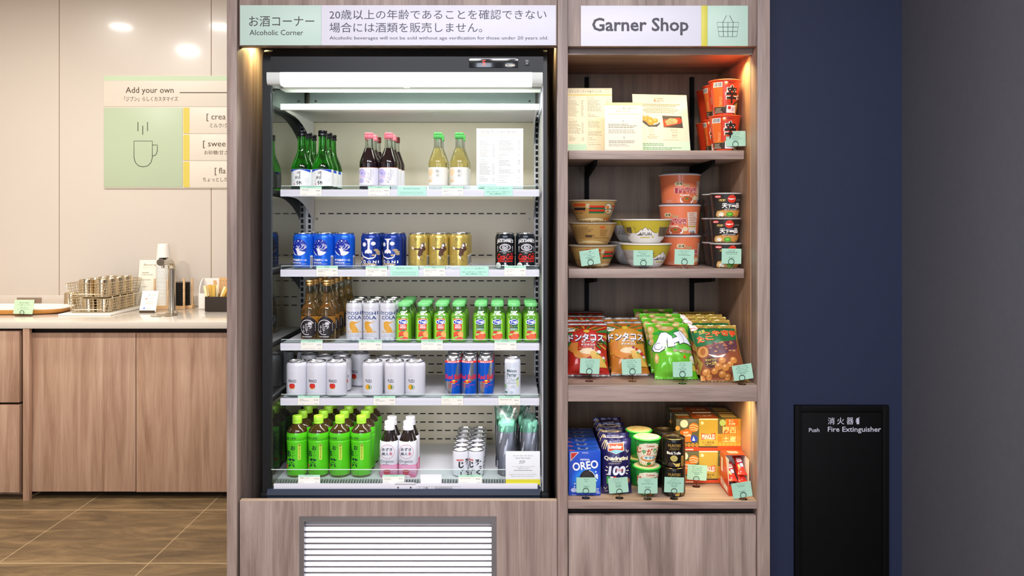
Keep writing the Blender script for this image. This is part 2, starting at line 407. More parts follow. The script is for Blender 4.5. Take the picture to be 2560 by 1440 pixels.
while z > vz0 + w + .012:
    sl.prism([(.030, z), (.0315, z - .0015), (.0228, z - .0118), (.0213, z - .0112)], va + w, vb - w, SLAT, 'x'); sl.prism([(.0213, z - .0112), (.0228, z - .0118), (.0228, z - .0136), (.0213, z - .0132)], va + w, vb - w, SLAT, 'x'); z -= .01845
sl.build('louvre_slats', vo)
MB().box(va + w, vb - w, .055, .06, vz0, vz1, M('#8a6c3c', .7)).build('louvre_backing', vo)
# ---------------------------------------------------------------- open shelving cabinet on the right
s = thing('shelving_cabinet', 'tall taupe woodgrain shelving cabinet of snacks, right of the chiller', 'cabinet', (0, FY, 0))
xl, xr = fx(1420), fx(1893.5); xrf = fx(1925)
def S3(mb, name): return mb.build(name, s)
S3(MB().box(xr, xrf, 0, .5, 0, 2.6, WOOD, .001), 'side_panel')
S3(MB().box(xl, xr, .008, .03, Z(115.5, FY + .008), 2.6, WOOD, .001), 'header_panel')
S3(MB().box(xl, xr, .05, .066, Z(137, 2.64), Z(118.5, 2.64), WOODH, .001).box(xl, xr, .066, .48, Z(137, 2.64) + .013, Z(118.5, 2.64), WOODH), 'top_board')
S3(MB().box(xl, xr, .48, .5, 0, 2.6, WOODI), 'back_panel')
S3(MB().box(xr - .002, xr - .0002, .068, .479, .49, Z(137, 2.64) - .001, WOODC), 'side_lining')  # thin sheet added; its warm wood colour stands in for the LED glow
for p in (1467, 1730): S3(MB().box(X(p - 5, 3.06), X(p + 5, 3.06), .466, .48, .852, Z(137, 2.64), BLACKM), 'shelf_rail')
SY = 2.69; Z1, Z2, Z3, Z4 = Z(376, SY), Z(672, SY), Z(963, FY + .005), Z(1253, FY + .005)
for zz, th in ((Z1, 22 / 769), (Z2, 23 / 769)):
    S3(MB().box(xl + .009, X(1860, SY), SY - FY, .478, zz - th, zz, WOODH, .0012), 'shelf')
    for p in (1467, 1730):
        c = X(p, 3.06); S3(MB().prism([(.14, zz - th), (.47, zz - th), (.47, zz - th - .044), (.455, zz - th - .044), (.15, zz - th - .016), (.14, zz - th - .012)], c - .005, c + .005, BLACKM, 'x'), 'shelf_bracket')
S3(MB().box(xl, xr, .004, .03, Z3 - .051, Z3, WOODH, .0012).box(xl, xr, .03, .48, Z3 - .034, Z3, WOODH), 'fixed_shelf')
S3(MB().box(xl, xr, .004, .48, Z4 - .0235, Z4, WOODH, .0012), 'fixed_shelf')
S3(MB().box(xl + .002, xr - .002, .008, .03, .06, Z(1289, FY + .008), WOOD, .0012), 'door')
S3(MB().box(xl, xr, .05, .06, .0, Z4 - .0235, M('#2b221d', .7)), 'reveal')
ms = lamp('shelf_led', ((xl + xr) / 2, 2.668, Z(137, 2.64) + .0115), .95, AMBER, .56, .014, (10, 0, 0), 130)
lamp('shelf_led', (xr - .05, 2.70, Z(137, 2.64) + .0115), 1.3, AMBER, .06, .03, (0, 14, 0), 140)
lamp('shelf_led', ((xl + xr) / 2 + .05, 2.635, Z3 - .0355), 1.2, AMBER, .48, .014, (4, 0, 0), 120)
lamp('shelf_led', (xr - .05, 2.67, Z3 - .0355), .4, AMBER, .06, .03, (0, 14, 0), 140)
for gx, gw in ((-.83, .03), (.128, .014)): lamp('niche_led', (gx, 2.74, 1.96), 1.0 if gx < 0 else .5, AMBER, gw, .05)
# ---------------------------------------------------------------- extinguisher box in the navy wall
t = thing('fire_extinguisher_cabinet', 'black fire extinguisher cabinet door set in the navy wall', 'cabinet', (X(2105, 2.66), 2.66, 0))
c = X(2105, 2.66); WY = 2.645
q = lambda p: X(p, WY) - c
fr = MB(); z0, z1 = .12, Z(1014, WY)
for a, b_, u, v in ((q(1988), q(2004), z0, z1), (q(2207), q(2223), z0, z1), (q(2004), q(2207), Z(1030, WY), z1), (q(2004), q(2207), z0, z0 + .02)): fr.box(a, b_, -.015, 0, u, v, BLACKM, .0008)
fr.build('frame', t)
a = Art(2105, 1030, WY / F).zoom(1880, 960, 3); LG = M('#b9b7c6', .5)
for ch, x0, x1 in (('消', 557, 608), ('火', 627, 680), ('器', 698, 750)): a.text(ch, x0, 253, x1, 305, LG, .008)
a.rect(773, 264, 793, 303, LG).rect(777, 256, 789, 266, LG).line([(786, 257), (796, 252)], 4, LG).line([(777, 257), (770, 266), (769, 290)], 3, LG)
a.text('Fire Extinguisher', 557, 322, 957, 372, LG, .012).text('Push', 415, 332, 494, 362, LG, .012)
d = MB().box(q(2005), q(2206), -.012, 0, z0 + .022, Z(1031.5, WY), BLACKM, .0008)
zb = Z(1030, WY); d.art(a, lambda x, z, h: (x, -.012 - h, z + zb)); d.build('door', t)
# ---------------------------------------------------------------- drinks chiller
GY = 2.65
fr = thing('drinks_chiller', 'tall open-front black drinks chiller with lit white shelves, set in the wood cabinet', 'refrigerator', (0, GY, 0))
def G3(mb, name, par=None): return mb.build(name, par or fr)
FB = paint('chiller_black', '#101114', .4, .05, 40, .05, 0, .3); FW = M('#d9d9df', .38); SL = M('#0c0c0d', .7)
xo0, xi0, xi1, xo1 = X(656, GY), X(679, GY), X(1356, GY), X(1368, GY)
zb, ztp = .45, Z(118, GY)
def side(x0, x1):
    return MB().prism([(.52, zb), (.012, zb), (0, zb + .012), (0, ztp - .05), (.006, ztp - .022), (.022, ztp - .006), (.05, ztp), (.52, ztp)], x0, x1, FB, 'x')
G3(side(xo0, xi0 - .003), 'side_panel'); G3(side(xi1 + .003, xo1), 'side_panel')
MIR = paint('mirror_lining', '#8f938d', .06, .01, 3, 0); MIR.node_tree.nodes['Principled BSDF'].inputs['Metallic'].default_value = .92
G3(MB().box(xi0 - .003, xi0, .012, .5, .46, Z(180, GY), MIR), 'mirror_lining'); G3(MB().box(xi1, xi1 + .003, .012, .5, .46, Z(180, GY), FW), 'side_lining')
G3(MB().prism([(.0, Z(180, GY)), (.0, ztp - .03), (.03, ztp), (.52, ztp), (.52, Z(180, GY) + .02), (.08, Z(180, GY))], xi0 - .003, xi1 + .003, FB, 'x'), 'canopy')
a = Art(1280, 545, GY / F).zoom(560, 0, 2.977)
cp = MB().box(X(1173, GY), X(1295, GY), -.004, .0, Z(169, GY), Z(144, GY), M('#0a0a0b', .12, 0, .5), .001)
red = M('#ff2a18', .4, emit=5)
a.line([(1946, 452), (1930, 452), (1927, 468), (1943, 468), (1941, 485), (1925, 485)], 5, red)
a.rect(2094, 481, 2106, 494, '#cfc6b4').line([(2110, 487), (2126, 487)], 5, '#cfc6b4').rect(2126, 481, 2164, 494, '#cfc6b4').rect(1838, 434, 2176, 442, '#9a9aa0')
zc = E; cp.art(a, lambda x, z, h: (x, -.004 - h, z + zc)); G3(cp, 'control_panel')
sw = MB().box(X(1312, GY), X(1323, GY), -.003, 0, Z(164, GY), Z(149, GY), M('#0a0a0b', .3), .0008)
for y in (153, 159): sw.box(X(1315.5, GY), X(1319.5, GY), -.0042, -.003, Z(y + 1.6, GY), Z(y - 1.6, GY), M('#8a8a8a', .4))
G3(sw, 'power_switch')
LC = M('#f6fff6', .4, emit=1.5); LE = M('#d9dcd8', .35)
zl0, zl1 = Z(212, GY - .01), Z(181, GY - .01)
def cover(x0, x1, m): return MB().prism([(-.012, zl1), (.07, zl1), (.07, zl0), (.0, zl0), (-.008, zl0 + .006), (-.012, zl0 + .02)], x0, x1, m, 'x')
lc = cover(X(702, GY), X(1330, GY), LC); lcs = [cover(X(669, GY), X(702, GY), LE), cover(X(1330, GY), X(1356.5, GY), LE)]
lo = G3(lc, 'lamp_cover'); [q.build('lamp_end_cap', lo) for q in lcs]; MB().box(X(1008, GY), X(1022, GY), -.008, .02, zl0 - .006, zl0, M('#f2f2f2', .4)).build('lamp_clip', lo)
G3(MB().box(X(704, 2.7), X(1352, 2.7), .03, .1, zl0 - .008, zl0 - .001, M('#9b9b92', .45)), 'lamp_tray')
lamp('chiller_lamp', ((xi0 + xi1) / 2, 2.735, zl0 - .012), 8, (.9, 1, .9), .78, .05, (6, 0, 0))
# lining
YB = 3.13 - GY; bp = MB(); MINT = M('#cfe2d6', .4); BACK = M('#cfc6b2', .42)
bp.box(xi0, xi1, YB, YB + .02, .46, Z(180, GY) + .02, BACK)
bp.box(xi0 + .01, xi1 - .01, YB - .02, YB, Z(283, 3.11), Z(226, 3.11), MINT)
def row(y, p0=800, p1=1318):
    p = p0
    while p < p1: bp.box(X(p, 3.13), X(p + 13.6, 3.13), YB - .0006, YB, Z(y + 1.4, 3.13), Z(y - 1.4, 3.13), SL); p += 20.85
for y in (534, 638, 659, 702, 742, 763, 889, 910, 931, 952, 1034, 1055, 1076, 1097): row(y)
for y in (254, 547):
    for p in (791, 1324):
        yy = YB - (.021 if y == 254 else .001); bp.lathe([(.0045, 0), (.0045, .002), (0, .002)], M('#6a6a66', .3, .8), 12)
        n = 12 * 3; bp.v[-n:] = [(v[0] + X(p, 3.12), yy - v[2] + .001, v[1] + Z(y, 3.12)) for v in bp.v[-n:]]
bo = G3(bp, 'back_panel')
MB().box(X(772, 3.1), X(1340, 3.1), YB - .03, YB - .006, Z(292, 3.1), Z(285, 3.1), M('#8d918a', .35, .4)).build('cross_bar', bo)
for p0, p1 in ((766, 781), (1335, 1349)):
    up = MB().box(X(p0, 3.1), X(p1, 3.1), YB - .04, YB - .002, .47, Z(275, 3.1), FW); z = 1.78; mid = (p0 + p1) / 2 + (2 if p0 < 900 else 0)
    while z > .5: up.box(X(mid - 3.2, 3.1), X(mid + 3.2, 3.1), YB - .0406, YB - .039, z, z + .0145, SL); z -= .0212
    G3(up, 'upright')
# shelves
ZS = {0: Z(260, 2.7), 1: Z(474, 2.7), 2: Z(674, 2.7), 3: Z(858, 2.7), 4: Z(995, 2.7)}
ACR = clear('clear_acrylic', '#eef6f4', .06); ACE = M('#e6f2f2', .2, emit=0)
sx0, sx1 = X(703, 2.7), X(1347, 2.7); dy = 2.7 - GY
for k, zz in ZS.items():
    th = .02 if k == 0 else .0225
    sh = G3(MB().box(sx0, sx1, dy + .004, YB - .03, zz - .012, zz, FW, .001), 'shelf')
    pr = MB().box(sx0 - .002, sx1 + .002, dy - .004, dy + .004, zz - th, zz + .0005, M('#d6d5de', .3) if k else M('#fbfffb', .35), .0015)  # top rail is whiter: lamp light from above put into its colour
    if k: pr.box(sx0, sx1, dy - .007, dy - .004, zz - th, zz - th + .003, M('#cfd3d8', .3))
    pr.build('price_rail', sh)
    if k:
        g = MB().box(sx0, sx1, dy, dy + .0015, zz + .0005, zz + .0125, ACR); g.box(sx0, sx1, dy - .0002, dy + .0017, zz + .0115, zz + .0129, ACE); g.build('guard', sh)
    for xb in (sx0 + .006, sx1 - .008):
        pts = [(dy + .006, zz - .012), (YB - .03, zz - .012), (YB - .03, zz - .1)] + [(YB - .04 - .3 * u, zz - .022 - .075 * (1 - u) ** 2.2) for u in (0, .1, .22, .36, .5, .66, .82, 1)] + [(dy + .006, zz - .02)]
        MB().prism(pts, xb, xb + .002, FW, 'x').build('bracket', sh)
for k, e_, c_ in ((0, 1.7, (.95, 1, .8)), (1, .75, (1, .97, .9)), (2, .5, (1, .97, .9)), (3, .45, (1, .97, .92)), (4, 1.0, (1, .97, .92))):
    lamp('shelf_fill', ((sx0 + sx1) / 2, 2.722, ZS[k] - .0135), e_, c_, .74, .012, (38, 0, 0))  # unseen fill lights added under the shelves to brighten the chiller inside
# bottom deck
ZD = .5215
dk = G3(MB().box(xi0, xi1, .055, YB, ZD - .02, ZD, FW, .001), 'bottom_deck')
ag = MB().box(xi0, xi1, .02, .055, ZD - .03, ZD - .014, M('#77777c', .5)); p = 686
while p < 1350: ag.prism([(.02, ZD - .0135), (.055, ZD - .0005), (.055, ZD - .004), (.02, ZD - .017)], X(p, 2.68), X(p + 3.4, 2.68), FW, 'x'); p += 6.9
ag.build('air_grille', dk)
gz0, gz1 = Z(1209, 2.66), Z(1173, 2.66)
gd = MB().box(X(675, 2.66), X(1351, 2.66), .0075, .0095, gz0 - .01, gz1, ACR); gd.box(X(675, 2.66), X(1351, 2.66), .0073, .0097, gz1 - .0012, gz1 + .0004, ACE).box(X(675, 2.66), X(676.3, 2.66), .0073, .0097, gz0, gz1, ACE)
gd.build('guard', dk)
rl = MB().box(X(685, 2.65), X(1344, 2.65), -.004, .0055, Z(1223, 2.65), Z(1208.5, 2.65), M('#d9d8e0', .3), .001)
rl.prism([(X(988, 2.65), Z(1208, 2.65)), (X(994, 2.65), Z(1205.5, 2.65)), (X(1034, 2.65), Z(1205.5, 2.65)), (X(1040, 2.65), Z(1208, 2.65))], -.008, .002, FW)
a = Art(1280, 1223, 2.65 / F).zoom(640, 1000, 3.368); K = '#4c4c52'
a.ell(1190, 726, 1206, 742, K).ell(1296, 726, 1312, 742, K).line([(1357, 748), (1357, 724), (1722, 724), (1722, 748)], 1.4, K).line([(1460, 724), (1460, 748)], 1.2, K).line([(1505, 724), (1505, 748)], 1.2, K)
for x in (1381, 1484): a.line([(x - 11, 747), (x, 728), (x + 11, 747)], 1.8, K, True).line([(x, 733), (x, 741)], 2, K)
a.text('注意', 1405, 728, 1450, 747, K).bars(1508, 727, 1716, 747, 2, K, .35, 4, words=12)
zz = Z(1223, 2.65); rl.art(a, lambda x, z, h: (x, -.004 - h, z + zz)); rl.build('front_rail', dk)
bm_ = MB().prism([(-.012, Z(1242, 2.64)), (-.018, Z(1236, 2.64)), (-.018, Z(1230, 2.64)), (-.008, Z(1223.5, 2.64)), (.05, Z(1223.5, 2.64)), (.05, .45), (-.012, .45)], X(669, 2.64), X(1350, 2.64), M('#3d4658', .3, .3, .3), 'x')
G3(bm_, 'bumper')
G3(MB().box(xo0 - .004, xi0, -.006, .05, .45, Z(1231, GY), FB, .002), 'plinth_end')
G3(MB().box(xo0 + .02, xo1 - .02, .06, .5, 0, .45, FB), 'compressor_base')
G3(MB().box(xi1 - .004, xo1 + .003, -.006, .05, .45, Z(1231, GY), FB, .002), 'plinth_end')
# ---------------------------------------------------------------- drinks: makers
SILV = M('#cfd0d2', .2, 1); SILV2 = M('#b9b4a8', .3, 1); INK = M('#20242e', .5); WHT = M('#f3f3f5', .4); NAVYI = M('#1c2c66', .45); MINTC = '#bfe6d2'; TEALI = '#2f6f60'
YC = 2.742; PM = YC / F
def BY(z, Y=YC): return HY + (E - z) * F / Y
def add_art(mb, a, prof, step=.003, sq=None, q=None):
    mb.art(a, on_prof(prof), step, q)
def can(name, label, cat, R, H, col, a=None, nr=.87, band=None, tab=True, lidm=None):
    t = thing(name, label, cat); lm = lidm or SILV
    top = H - .004; prof = [(R * .82, 0, lm), (R * .93, .0022), (R * .985, .0055, col), (R, .011), (R, H - .017), (R * .985, H - .0125), (R * (nr + .03), H - .006), (R * nr, top)]
    b = MB().lathe(prof, col, 44)
    if a: b.art(a, on_prof(prof), .0032, .006)
    b.build('can_body', t)
    n = R * nr; l = MB().lathe([(n - .001, H - .0046), (n + .0014, H - .003), (n + .0014, H - .0008), (n + .0004, H), (n - .0012, H - .0006), (n - .0026, H - .0048), (n * .5, H - .0042), (0, H - .0042)], lm, 36).build('lid', t)
    if tab:
        MB().lathe([(.0001, H - .0042), (.008, H - .0042), (.008, H - .003), (.004, H - .0026), (0, H - .0026)], SILV, 16).build('pull_tab', l)
    return t
def bottle(name, label, cat, parts):
    """parts: (part name, profile, material, n, superellipse power, art)"""
    t = thing(name, label, cat)
    for nm, prof, m, n, q, a in parts:
        mb = MB().lathe(prof, m, n, sq=q)
        if a:
            if q:
                pr = [(p[0], p[1]) for p in prof]; base = on_prof(prof)
                def f(x, z, h, q=q, pr=pr):
                    r = pr[0][0]
                    for (r0, z0), (r1, z1) in zip(pr, pr[1:]):
                        if min(z0, z1) <= z <= max(z0, z1) and z1 != z0: r = r0 + (r1 - r0) * (z - z0) / (z1 - z0); break
                    r += h; x = max(-.96 * r, min(.96 * r, x)); return (x, -(r ** q - abs(x) ** q) ** (1 / q), max(pr[0][1] + .0003, z))
                mb.art(a, f, .003, .006)
            else: mb.art(a, on_prof(prof), .003, .006)
        mb.build(nm, t)
    return t
def prof_px(rows, by, m=None):
    """(half-width px, y px[, material]) from the bottom up -> profile in metres"""
    m = m or PM
    return [(r * m, max(0, (by - y) * m)) + tuple(x) for r, y, *x in rows]
# ---- top shelf: bottles
by = BY(ZS[1]); GRN = M('#4cc83e', .02, 0, 0, 1, ior=1.45); BLKC = M('#2b2b30', .18, .8)
body = [(23, by), (25.5, by - 1.2), (26, by - 4), (26, 425), (25.4, 418), (23.5, 410), (20.5, 402), (16.5, 393), (12.8, 384), (10.8, 375), (10, 362), (9.7, 342)]
lab = prof_px([(26.4, 466.4), (26.4, 424.7)], by)
a = Art(755, by, PM).zoom(720, 320, 8.47); BRI = '#1d52c4'
a.rect(74, 887, 520, 1240, '#eef0ee').poly([(95, 890), (500, 890), (500, 952), (430, 925), (370, 908), (290, 897), (200, 912), (150, 928), (95, 952)], BRI)
a.line([(240, 960), (290, 945), (322, 930)], [6, 14, 8], INK).line([(245, 985), (330, 958)], [10, 7], INK).line([(308, 950), (306, 1095)], [9, 14], INK)
a.text('利', 200, 1030, 288, 1100, INK, .012).text('休', 225, 1125, 352, 1215, INK, .015).rect(178, 1185, 200, 1212, '#c8484e').vtext('純米酒', 180, 1080, 196, 1170, '#8a8f96')
for k in range(5): a.line([(330 + k * 14, 1070 + k * 22), (380 + k * 8, 1060 + k * 22), (440, 1085 + k * 20), (480, 1075 + k * 18)], 2.5, '#b5bcc6')
a.line([(110, 1150), (160, 1120), (200, 1140), (250, 1115)], 2.5, '#c3c9d0')
sake = bottle('sake_bottle', '', 'bottle', [('glass', prof_px(body, by), GRN, 40, None, None), ('label', lab, WHT, 44, None, a),
    ('cap', prof_px([(10.2, 342), (11.4, 341), (11.4, 337), (10.6, 336), (10.6, 333), (11.3, 332), (11.3, 329), (10.6, 327.2)], by), BLKC, 28, None, None)])
grid(sake, 'green glass sake bottle with black cap and blue-white label', 'green sake bottles', (755, 807), YC, .075, 3, ZS[1])
def wine(px0, cap, liquid, neck, art_, name, rows):
    o = []
    gl = prof_px([(10.8, 371), (10.2, 366), (9.9, 347)], by); bd = prof_px([(21.5, by), (23.4, by - 1.5), (23.7, by - 4), (23.7, 410), (23.2, 404), (17, 387), (11, 371.2)], by)
    return bottle(name, '', 'bottle', [('filled_body', bd, liquid, 40, None, None), ('neck', gl, neck, 28, None, None), ('label', prof_px([(24, 464.5), (24, 420.8)], by), WHT, 44, None, art_),
        ('cap', prof_px([(10.6, 347.5), (11.3, 346.5), (11.3, 340), (10.8, 339), (11.2, 338), (11.2, 334), (10.2, 332.4)], by), cap, 28, None, None)])
CLG = M('#dfe6dc', .02, 0, 0, 1); DARK = M('#1a0b10', .06, 0, .8)
a = Art(922.8, by, PM).zoom(890, 320, 8)
a.rect(70, 800, 455, 1158, '#e9e7f2').rect(70, 800, 455, 807, '#c07a4a').ell(80, 830, 200, 950, '#b9aee6').ell(100, 860, 230, 980, '#c7bfea').ell(80, 1020, 190, 1110, '#c9c2ec').ell(90, 970, 225, 1010, '#dcc6ea').ell(125, 890, 170, 940, '#a394e0').bars(90, 1020, 190, 1110, 4, '#a79fce', .3, 3)
a.vtext('マスカット', 308, 845, 345, 1065, '#5a4a66').vtext('ベーリーA', 262, 905, 300, 1115, '#5a4a66').vtext('甘口赤ワイン', 362, 850, 378, 990, '#8a86a0').ell(235, 1058, 258, 1090, '#d9b9a8')
red = wine(922.8, M('#dd6f80', .35), DARK, CLG, a, 'wine_bottle', 0)
grid(red, 'dark red wine bottle with lilac label', 'red wine bottles', (922.8, 972), YC, .078, 3, ZS[1])
for o in [x for x in bpy.data.objects if x.get('label', '').startswith('dark red wine') and 'third' in x['label']]:
    o['label'] = o['label'].replace('dark red wine bottle', 'dark red wine bottle with maroon cap')
    for c in o.children:
        if c.name.startswith('cap'): c.data = c.data.copy(); c.data.materials[0] = M('#5d1c1f', .35)
YEL = M('#ece3a8', .03, 0, 0, .9)
a = Art(1095, by, PM).zoom(1060, 310, 7.58)
a.rect(76, 832, 450, 1165, '#f1efe8').ell(84, 850, 190, 960, '#f3dcc0').ell(90, 880, 170, 1000, '#f0d3ae').ell(100, 1060, 165, 1110, '#eccfa4').bars(90, 1010, 190, 1130, 5, '#e3c79e', .3, 5)
a.vtext('甲州', 245, 880, 292, 1025, '#4c4a44').vtext('辛口白ワイン', 305, 885, 320, 1020, '#8a8778')
wht = wine(1095, M('#4fae55', .35), YEL, CLG, a, 'wine_bottle', 0)
grid(wht, 'pale white wine bottle with green cap and cream label', 'white wine bottles', (1095, 1148.5), YC, .08, 2, ZS[1])
# menu card on the top shelf
def stand_card(name, label, cat, px, py, Y, zb, a, lean=.06, th=.0012, col='#f4f4f2', rz=0, cat_t=.0, back=None):
    """upright printed card; px = (x0, x1), py = (y0, y1) at depth Y; a's origin is the middle of the bottom edge"""
    w = (px[1] - px[0]) / 2 * Y / F; h = (py[1] - py[0]) * Y / F
    mb = MB().box(-w, w, 0, th, 0, h, M(col, .4), .0004); mb.art(a, on_flat(0), eps=.00012)
    o = mb.build(name); o.location = (X((px[0] + px[1]) / 2, Y), Y, zb + .0006); o.rotation_euler = (-lean, 0, rz)
    return tag(o, label, cat)
Y = 2.715; a = Art(1249.5, 475, Y / F).zoom(1060, 310, 7.58); T = '#7a7a74'
a.text('Snacks,Food and drinks', 1072, 112, 1740, 180, '#6d6a60').line([(1766, 108), (1772, 182), (1818, 182), (1824, 108)], 3, '#c8c6bc').line([(1760, 106), (1830, 106)], 4, '#c8c6bc').rect(1000, 200, 1886, 214, '#efeab2')
for s_, x0, y0, x1, y1 in (('SNACKS', 1058, 238, 1200, 264), ('FOOD', 1050, 665, 1152, 692), ('DRINKS', 1420, 238, 1550, 264)): a.text(s_, x0, y0, x1, y1, '#5f8a80')
for s_, x0, y0, x1, y1 in (('SNACKS', 1062, 282, 1150, 298), ('SOFT DRINKS', 1420, 282, 1575, 298), ('CUP NOODLES', 1050, 708, 1222, 728), ('CANNED', 1048, 998, 1145, 1016), ('JAPANESE TEA', 1418, 533, 1595, 552), ('BEER', 1418, 640, 1480, 656), ('WINE', 1416, 834, 1475, 850), ('JAPANESE SAKE', 1416, 985, 1610, 1004), ('WHISKEY', 1416, 1072, 1522, 1090)): a.text(s_, x0, y0, x1, y1, T)
for x0, y0, x1, y1, n, sd in ((1062, 315, 1250, 630, 14, 1), (1300, 315, 1342, 630, 10, 2), (1052, 745, 1270, 970, 9, 3), (1295, 745, 1342, 970, 8, 4), (1048, 1032, 1230, 1100, 3, 5), (1295, 1032, 1342, 1100, 3, 6), (1420, 315, 1740, 505, 8, 7), (1782, 315, 1830, 505, 8, 8), (1420, 572, 1600, 615, 2, 9), (1782, 572, 1830, 615, 2, 9), (1420, 680, 1650, 805, 5, 10), (1782, 680, 1830, 790, 3, 10), (1416, 872, 1715, 950, 4, 11), (1782, 872, 1830, 940, 2, 11), (1416, 1022, 1580, 1042, 1, 12), (1782, 1022, 1830, 1042, 1, 12), (1416, 1112, 1640, 1132, 1, 13), (1782, 1112, 1830, 1132, 1, 13)): a.bars(x0, y0, x1, y1, n, '#9a9a94', .34, sd)
a.rect(994, 1145, 1375, 1250, '#bfe6d6')
stand_card('menu_card', 'white English menu card with a yellow line, standing on the top bottle shelf', 'menu', (1191, 1308), (321, 475), Y, ZS[1], a)
# ---- second shelf: cans
by = BY(ZS[2]); cy = 569.7 + 2.4
a = Art(759.5, by, PM).zoom(725, 570, 11.076); W_ = '#eceaf0'
a.ell(118, 300, 528, 762, '#0f2a9e', 40).poly([(120, 600), (132, 655), (160, 705), (205, 742), (262, 756), (205, 712), (150, 650)], W_)
a.poly([(212, 570), (225, 556), (262, 562), (300, 555), (322, 575), (328, 615), (400, 640), (498, 655), (470, 700), (420, 735), (350, 757), (290, 753), (268, 715), (258, 660), (240, 605), (228, 590)], W_)
for pts in ([(310, 585), (380, 600), (440, 582), (490, 545), (522, 538)], [(488, 548), (520, 482)], [(462, 565), (478, 505), (490, 452)], [(330, 572), (390, 548), (412, 510), (402, 462), (383, 425)], [(410, 512), (440, 490), (432, 430)], [(440, 490), (462, 455)], [(290, 565), (262, 520), (240, 482)], [(292, 560), (296, 510), (278, 480)], [(300, 560), (332, 505), (342, 485)]): a.line(pts, 13, W_)
for x, y, r in ((295, 356, 20), (398, 356, 13), (220, 362, 9), (185, 372, 7), (180, 420, 12), (252, 408, 8), (152, 526, 14), (358, 390, 8), (155, 468, 6)): a.ell(x - r, y - r, x + r, y + r, W_, 14)
a.text('銀河高原ビール', 112, 845, 528, 912, W_, .035).bars(115, 935, 375, 962, 1, W_, .9, 2, words=3).rect(120, 980, 522, 990, '#c3a886').bars(120, 1012, 520, 1040, 1, '#b8b0c0', .7, 3, words=4).barcode(606, 760, 656, 1110)
blue = can('beer_can', '', 'can', 26 * PM, .1188, M('#1763dc', .28, .3), a)
grid(blue, 'bright blue beer can with white reindeer emblem', 'blue reindeer cans', (759.5, 810.5, 861.5), YC, .071, (3, 2, 1), ZS[2], rz=(0, 0, .22))
a = Art(929, by, PM).zoom(895, 570, 11.075)
a.ell(165, 395, 270, 510, W_).ell(405, 375, 530, 480, W_).poly([(230, 292), (300, 300), (455, 288), (440, 305), (385, 340), (372, 470), (370, 580), (430, 620), (440, 690), (410, 700), (370, 680), (345, 705), (318, 705), (300, 680), (262, 700), (230, 690), (240, 625), (310, 585), (318, 480), (305, 345), (262, 322)], W_)
BG = '#b39c78'
for x0, y0, x1, y1 in ((475, 575, 600, 640), (530, 620, 635, 700), (420, 720, 530, 770), (560, 690, 640, 745), (105, 790, 190, 880), (150, 870, 260, 900), (180, 965, 330, 1015), (290, 960, 470, 1010), (430, 975, 560, 1020), (120, 975, 180, 1020)): a.ell(x0, y0, x1, y1, BG, 16)
a.line([(138, 650), (160, 740), (200, 790), (340, 840), (470, 820), (515, 790), (545, 705)], [12, 26, 36, 38, 36, 26, 12], W_)
for ch, x0, x1 in (('A', 105, 155), ('O', 185, 265), ('O', 312, 400), ('N', 458, 548), ('I', 584, 606)): a.text(ch, x0, 892, x1, 968, '#ffffff', .03)
a.text('インドの青鬼', 160, 1006, 525, 1046, '#ffffff', .04)
grid(can('beer_can', '', 'can', 26 * PM, .1188, M('#18388f', .25, .3), a), 'navy beer can with white painted face', 'navy face cans', (929, 983), YC, .071, 2, ZS[2], rz=(0, -.28))
a = Art(1046, by, PM).zoom(1015, 570, 11.078); BR = '#56392a'; LN = '#8a7036'
a.ring(248, 262, 338, 362, 8, '#6d6534').ring(270, 286, 318, 340, 8, '#55502c').text('エチゴビール', 205, 385, 375, 412, '#5c522c').bars(190, 460, 395, 505, 2, '#8a7d4a', .4, 2, True)
a.line([(110, 548), (180, 540)], 5, '#5a4a2a').poly([(172, 535), (205, 520), (245, 555), (240, 590), (205, 580)], W_).poly([(245, 555), (380, 560), (430, 510), (490, 500), (530, 520), (560, 560), (555, 600), (530, 628), (500, 640), (475, 700), (470, 745), (420, 765), (400, 800), (345, 745), (348, 690), (375, 605), (250, 598)], BR)
a.ell(440, 415, 540, 530, '#5b4a44').ell(440, 440, 500, 520, W_).ell(530, 420, 562, 500, '#e8dfb8').poly([(415, 530), (450, 525), (470, 560), (440, 575)], W_).poly([(345, 750), (410, 800), (410, 860), (370, 840)], W_).line([(405, 810), (440, 870), (495, 905)], 8, '#4c4030').line([(470, 740), (520, 770), (545, 815)], 5, LN)
for pts in ([(115, 690), (200, 650), (330, 640)], [(110, 760), (180, 700), (230, 760), (170, 850), (120, 880)], [(240, 690), (300, 700), (330, 760), (260, 770), (240, 730)], [(190, 900), (240, 810), (330, 870), (290, 940)], [(270, 920), (330, 880), (410, 890), (350, 950)], [(130, 640), (170, 610), (260, 625)]): a.line(pts, 4.5, LN)
a.bars(135, 962, 465, 985, 1, '#8a7d4a', .5, 4).text('ピルスナー', 160, 1006, 425, 1042, '#4c3c20', .02).barcode(590, 755, 640, 1062)
grid(can('beer_can', '', 'can', 25.3 * PM, .118, M('#c9b15c', .26, .45), a), 'gold beer can with brown-coated conductor drawing', 'gold conductor cans', (1046.5, 1097, 1148), YC, .069, (2, 2, 3), ZS[2], rz=(0, .05, 0))
a = Art(1262.6, by, PM).zoom(1220, 570, 11.08); RD = '#e8281c'
a.rect(268, 300, 685, 940, '#121214')
for sg in (-1, 1):
    c_ = 476
    a.line([(c_ + sg * 20, 310), (c_ + sg * 70, 298), (c_ + sg * 150, 296), (c_ + sg * 200, 320), (c_ + sg * 212, 350)], 9, W_).line([(c_ + sg * 60, 320), (c_ + sg * 140, 318), (c_ + sg * 180, 345)], 6, W_).line([(c_ + sg * 205, 500), (c_ + sg * 205, 660)], [14, 5], W_)
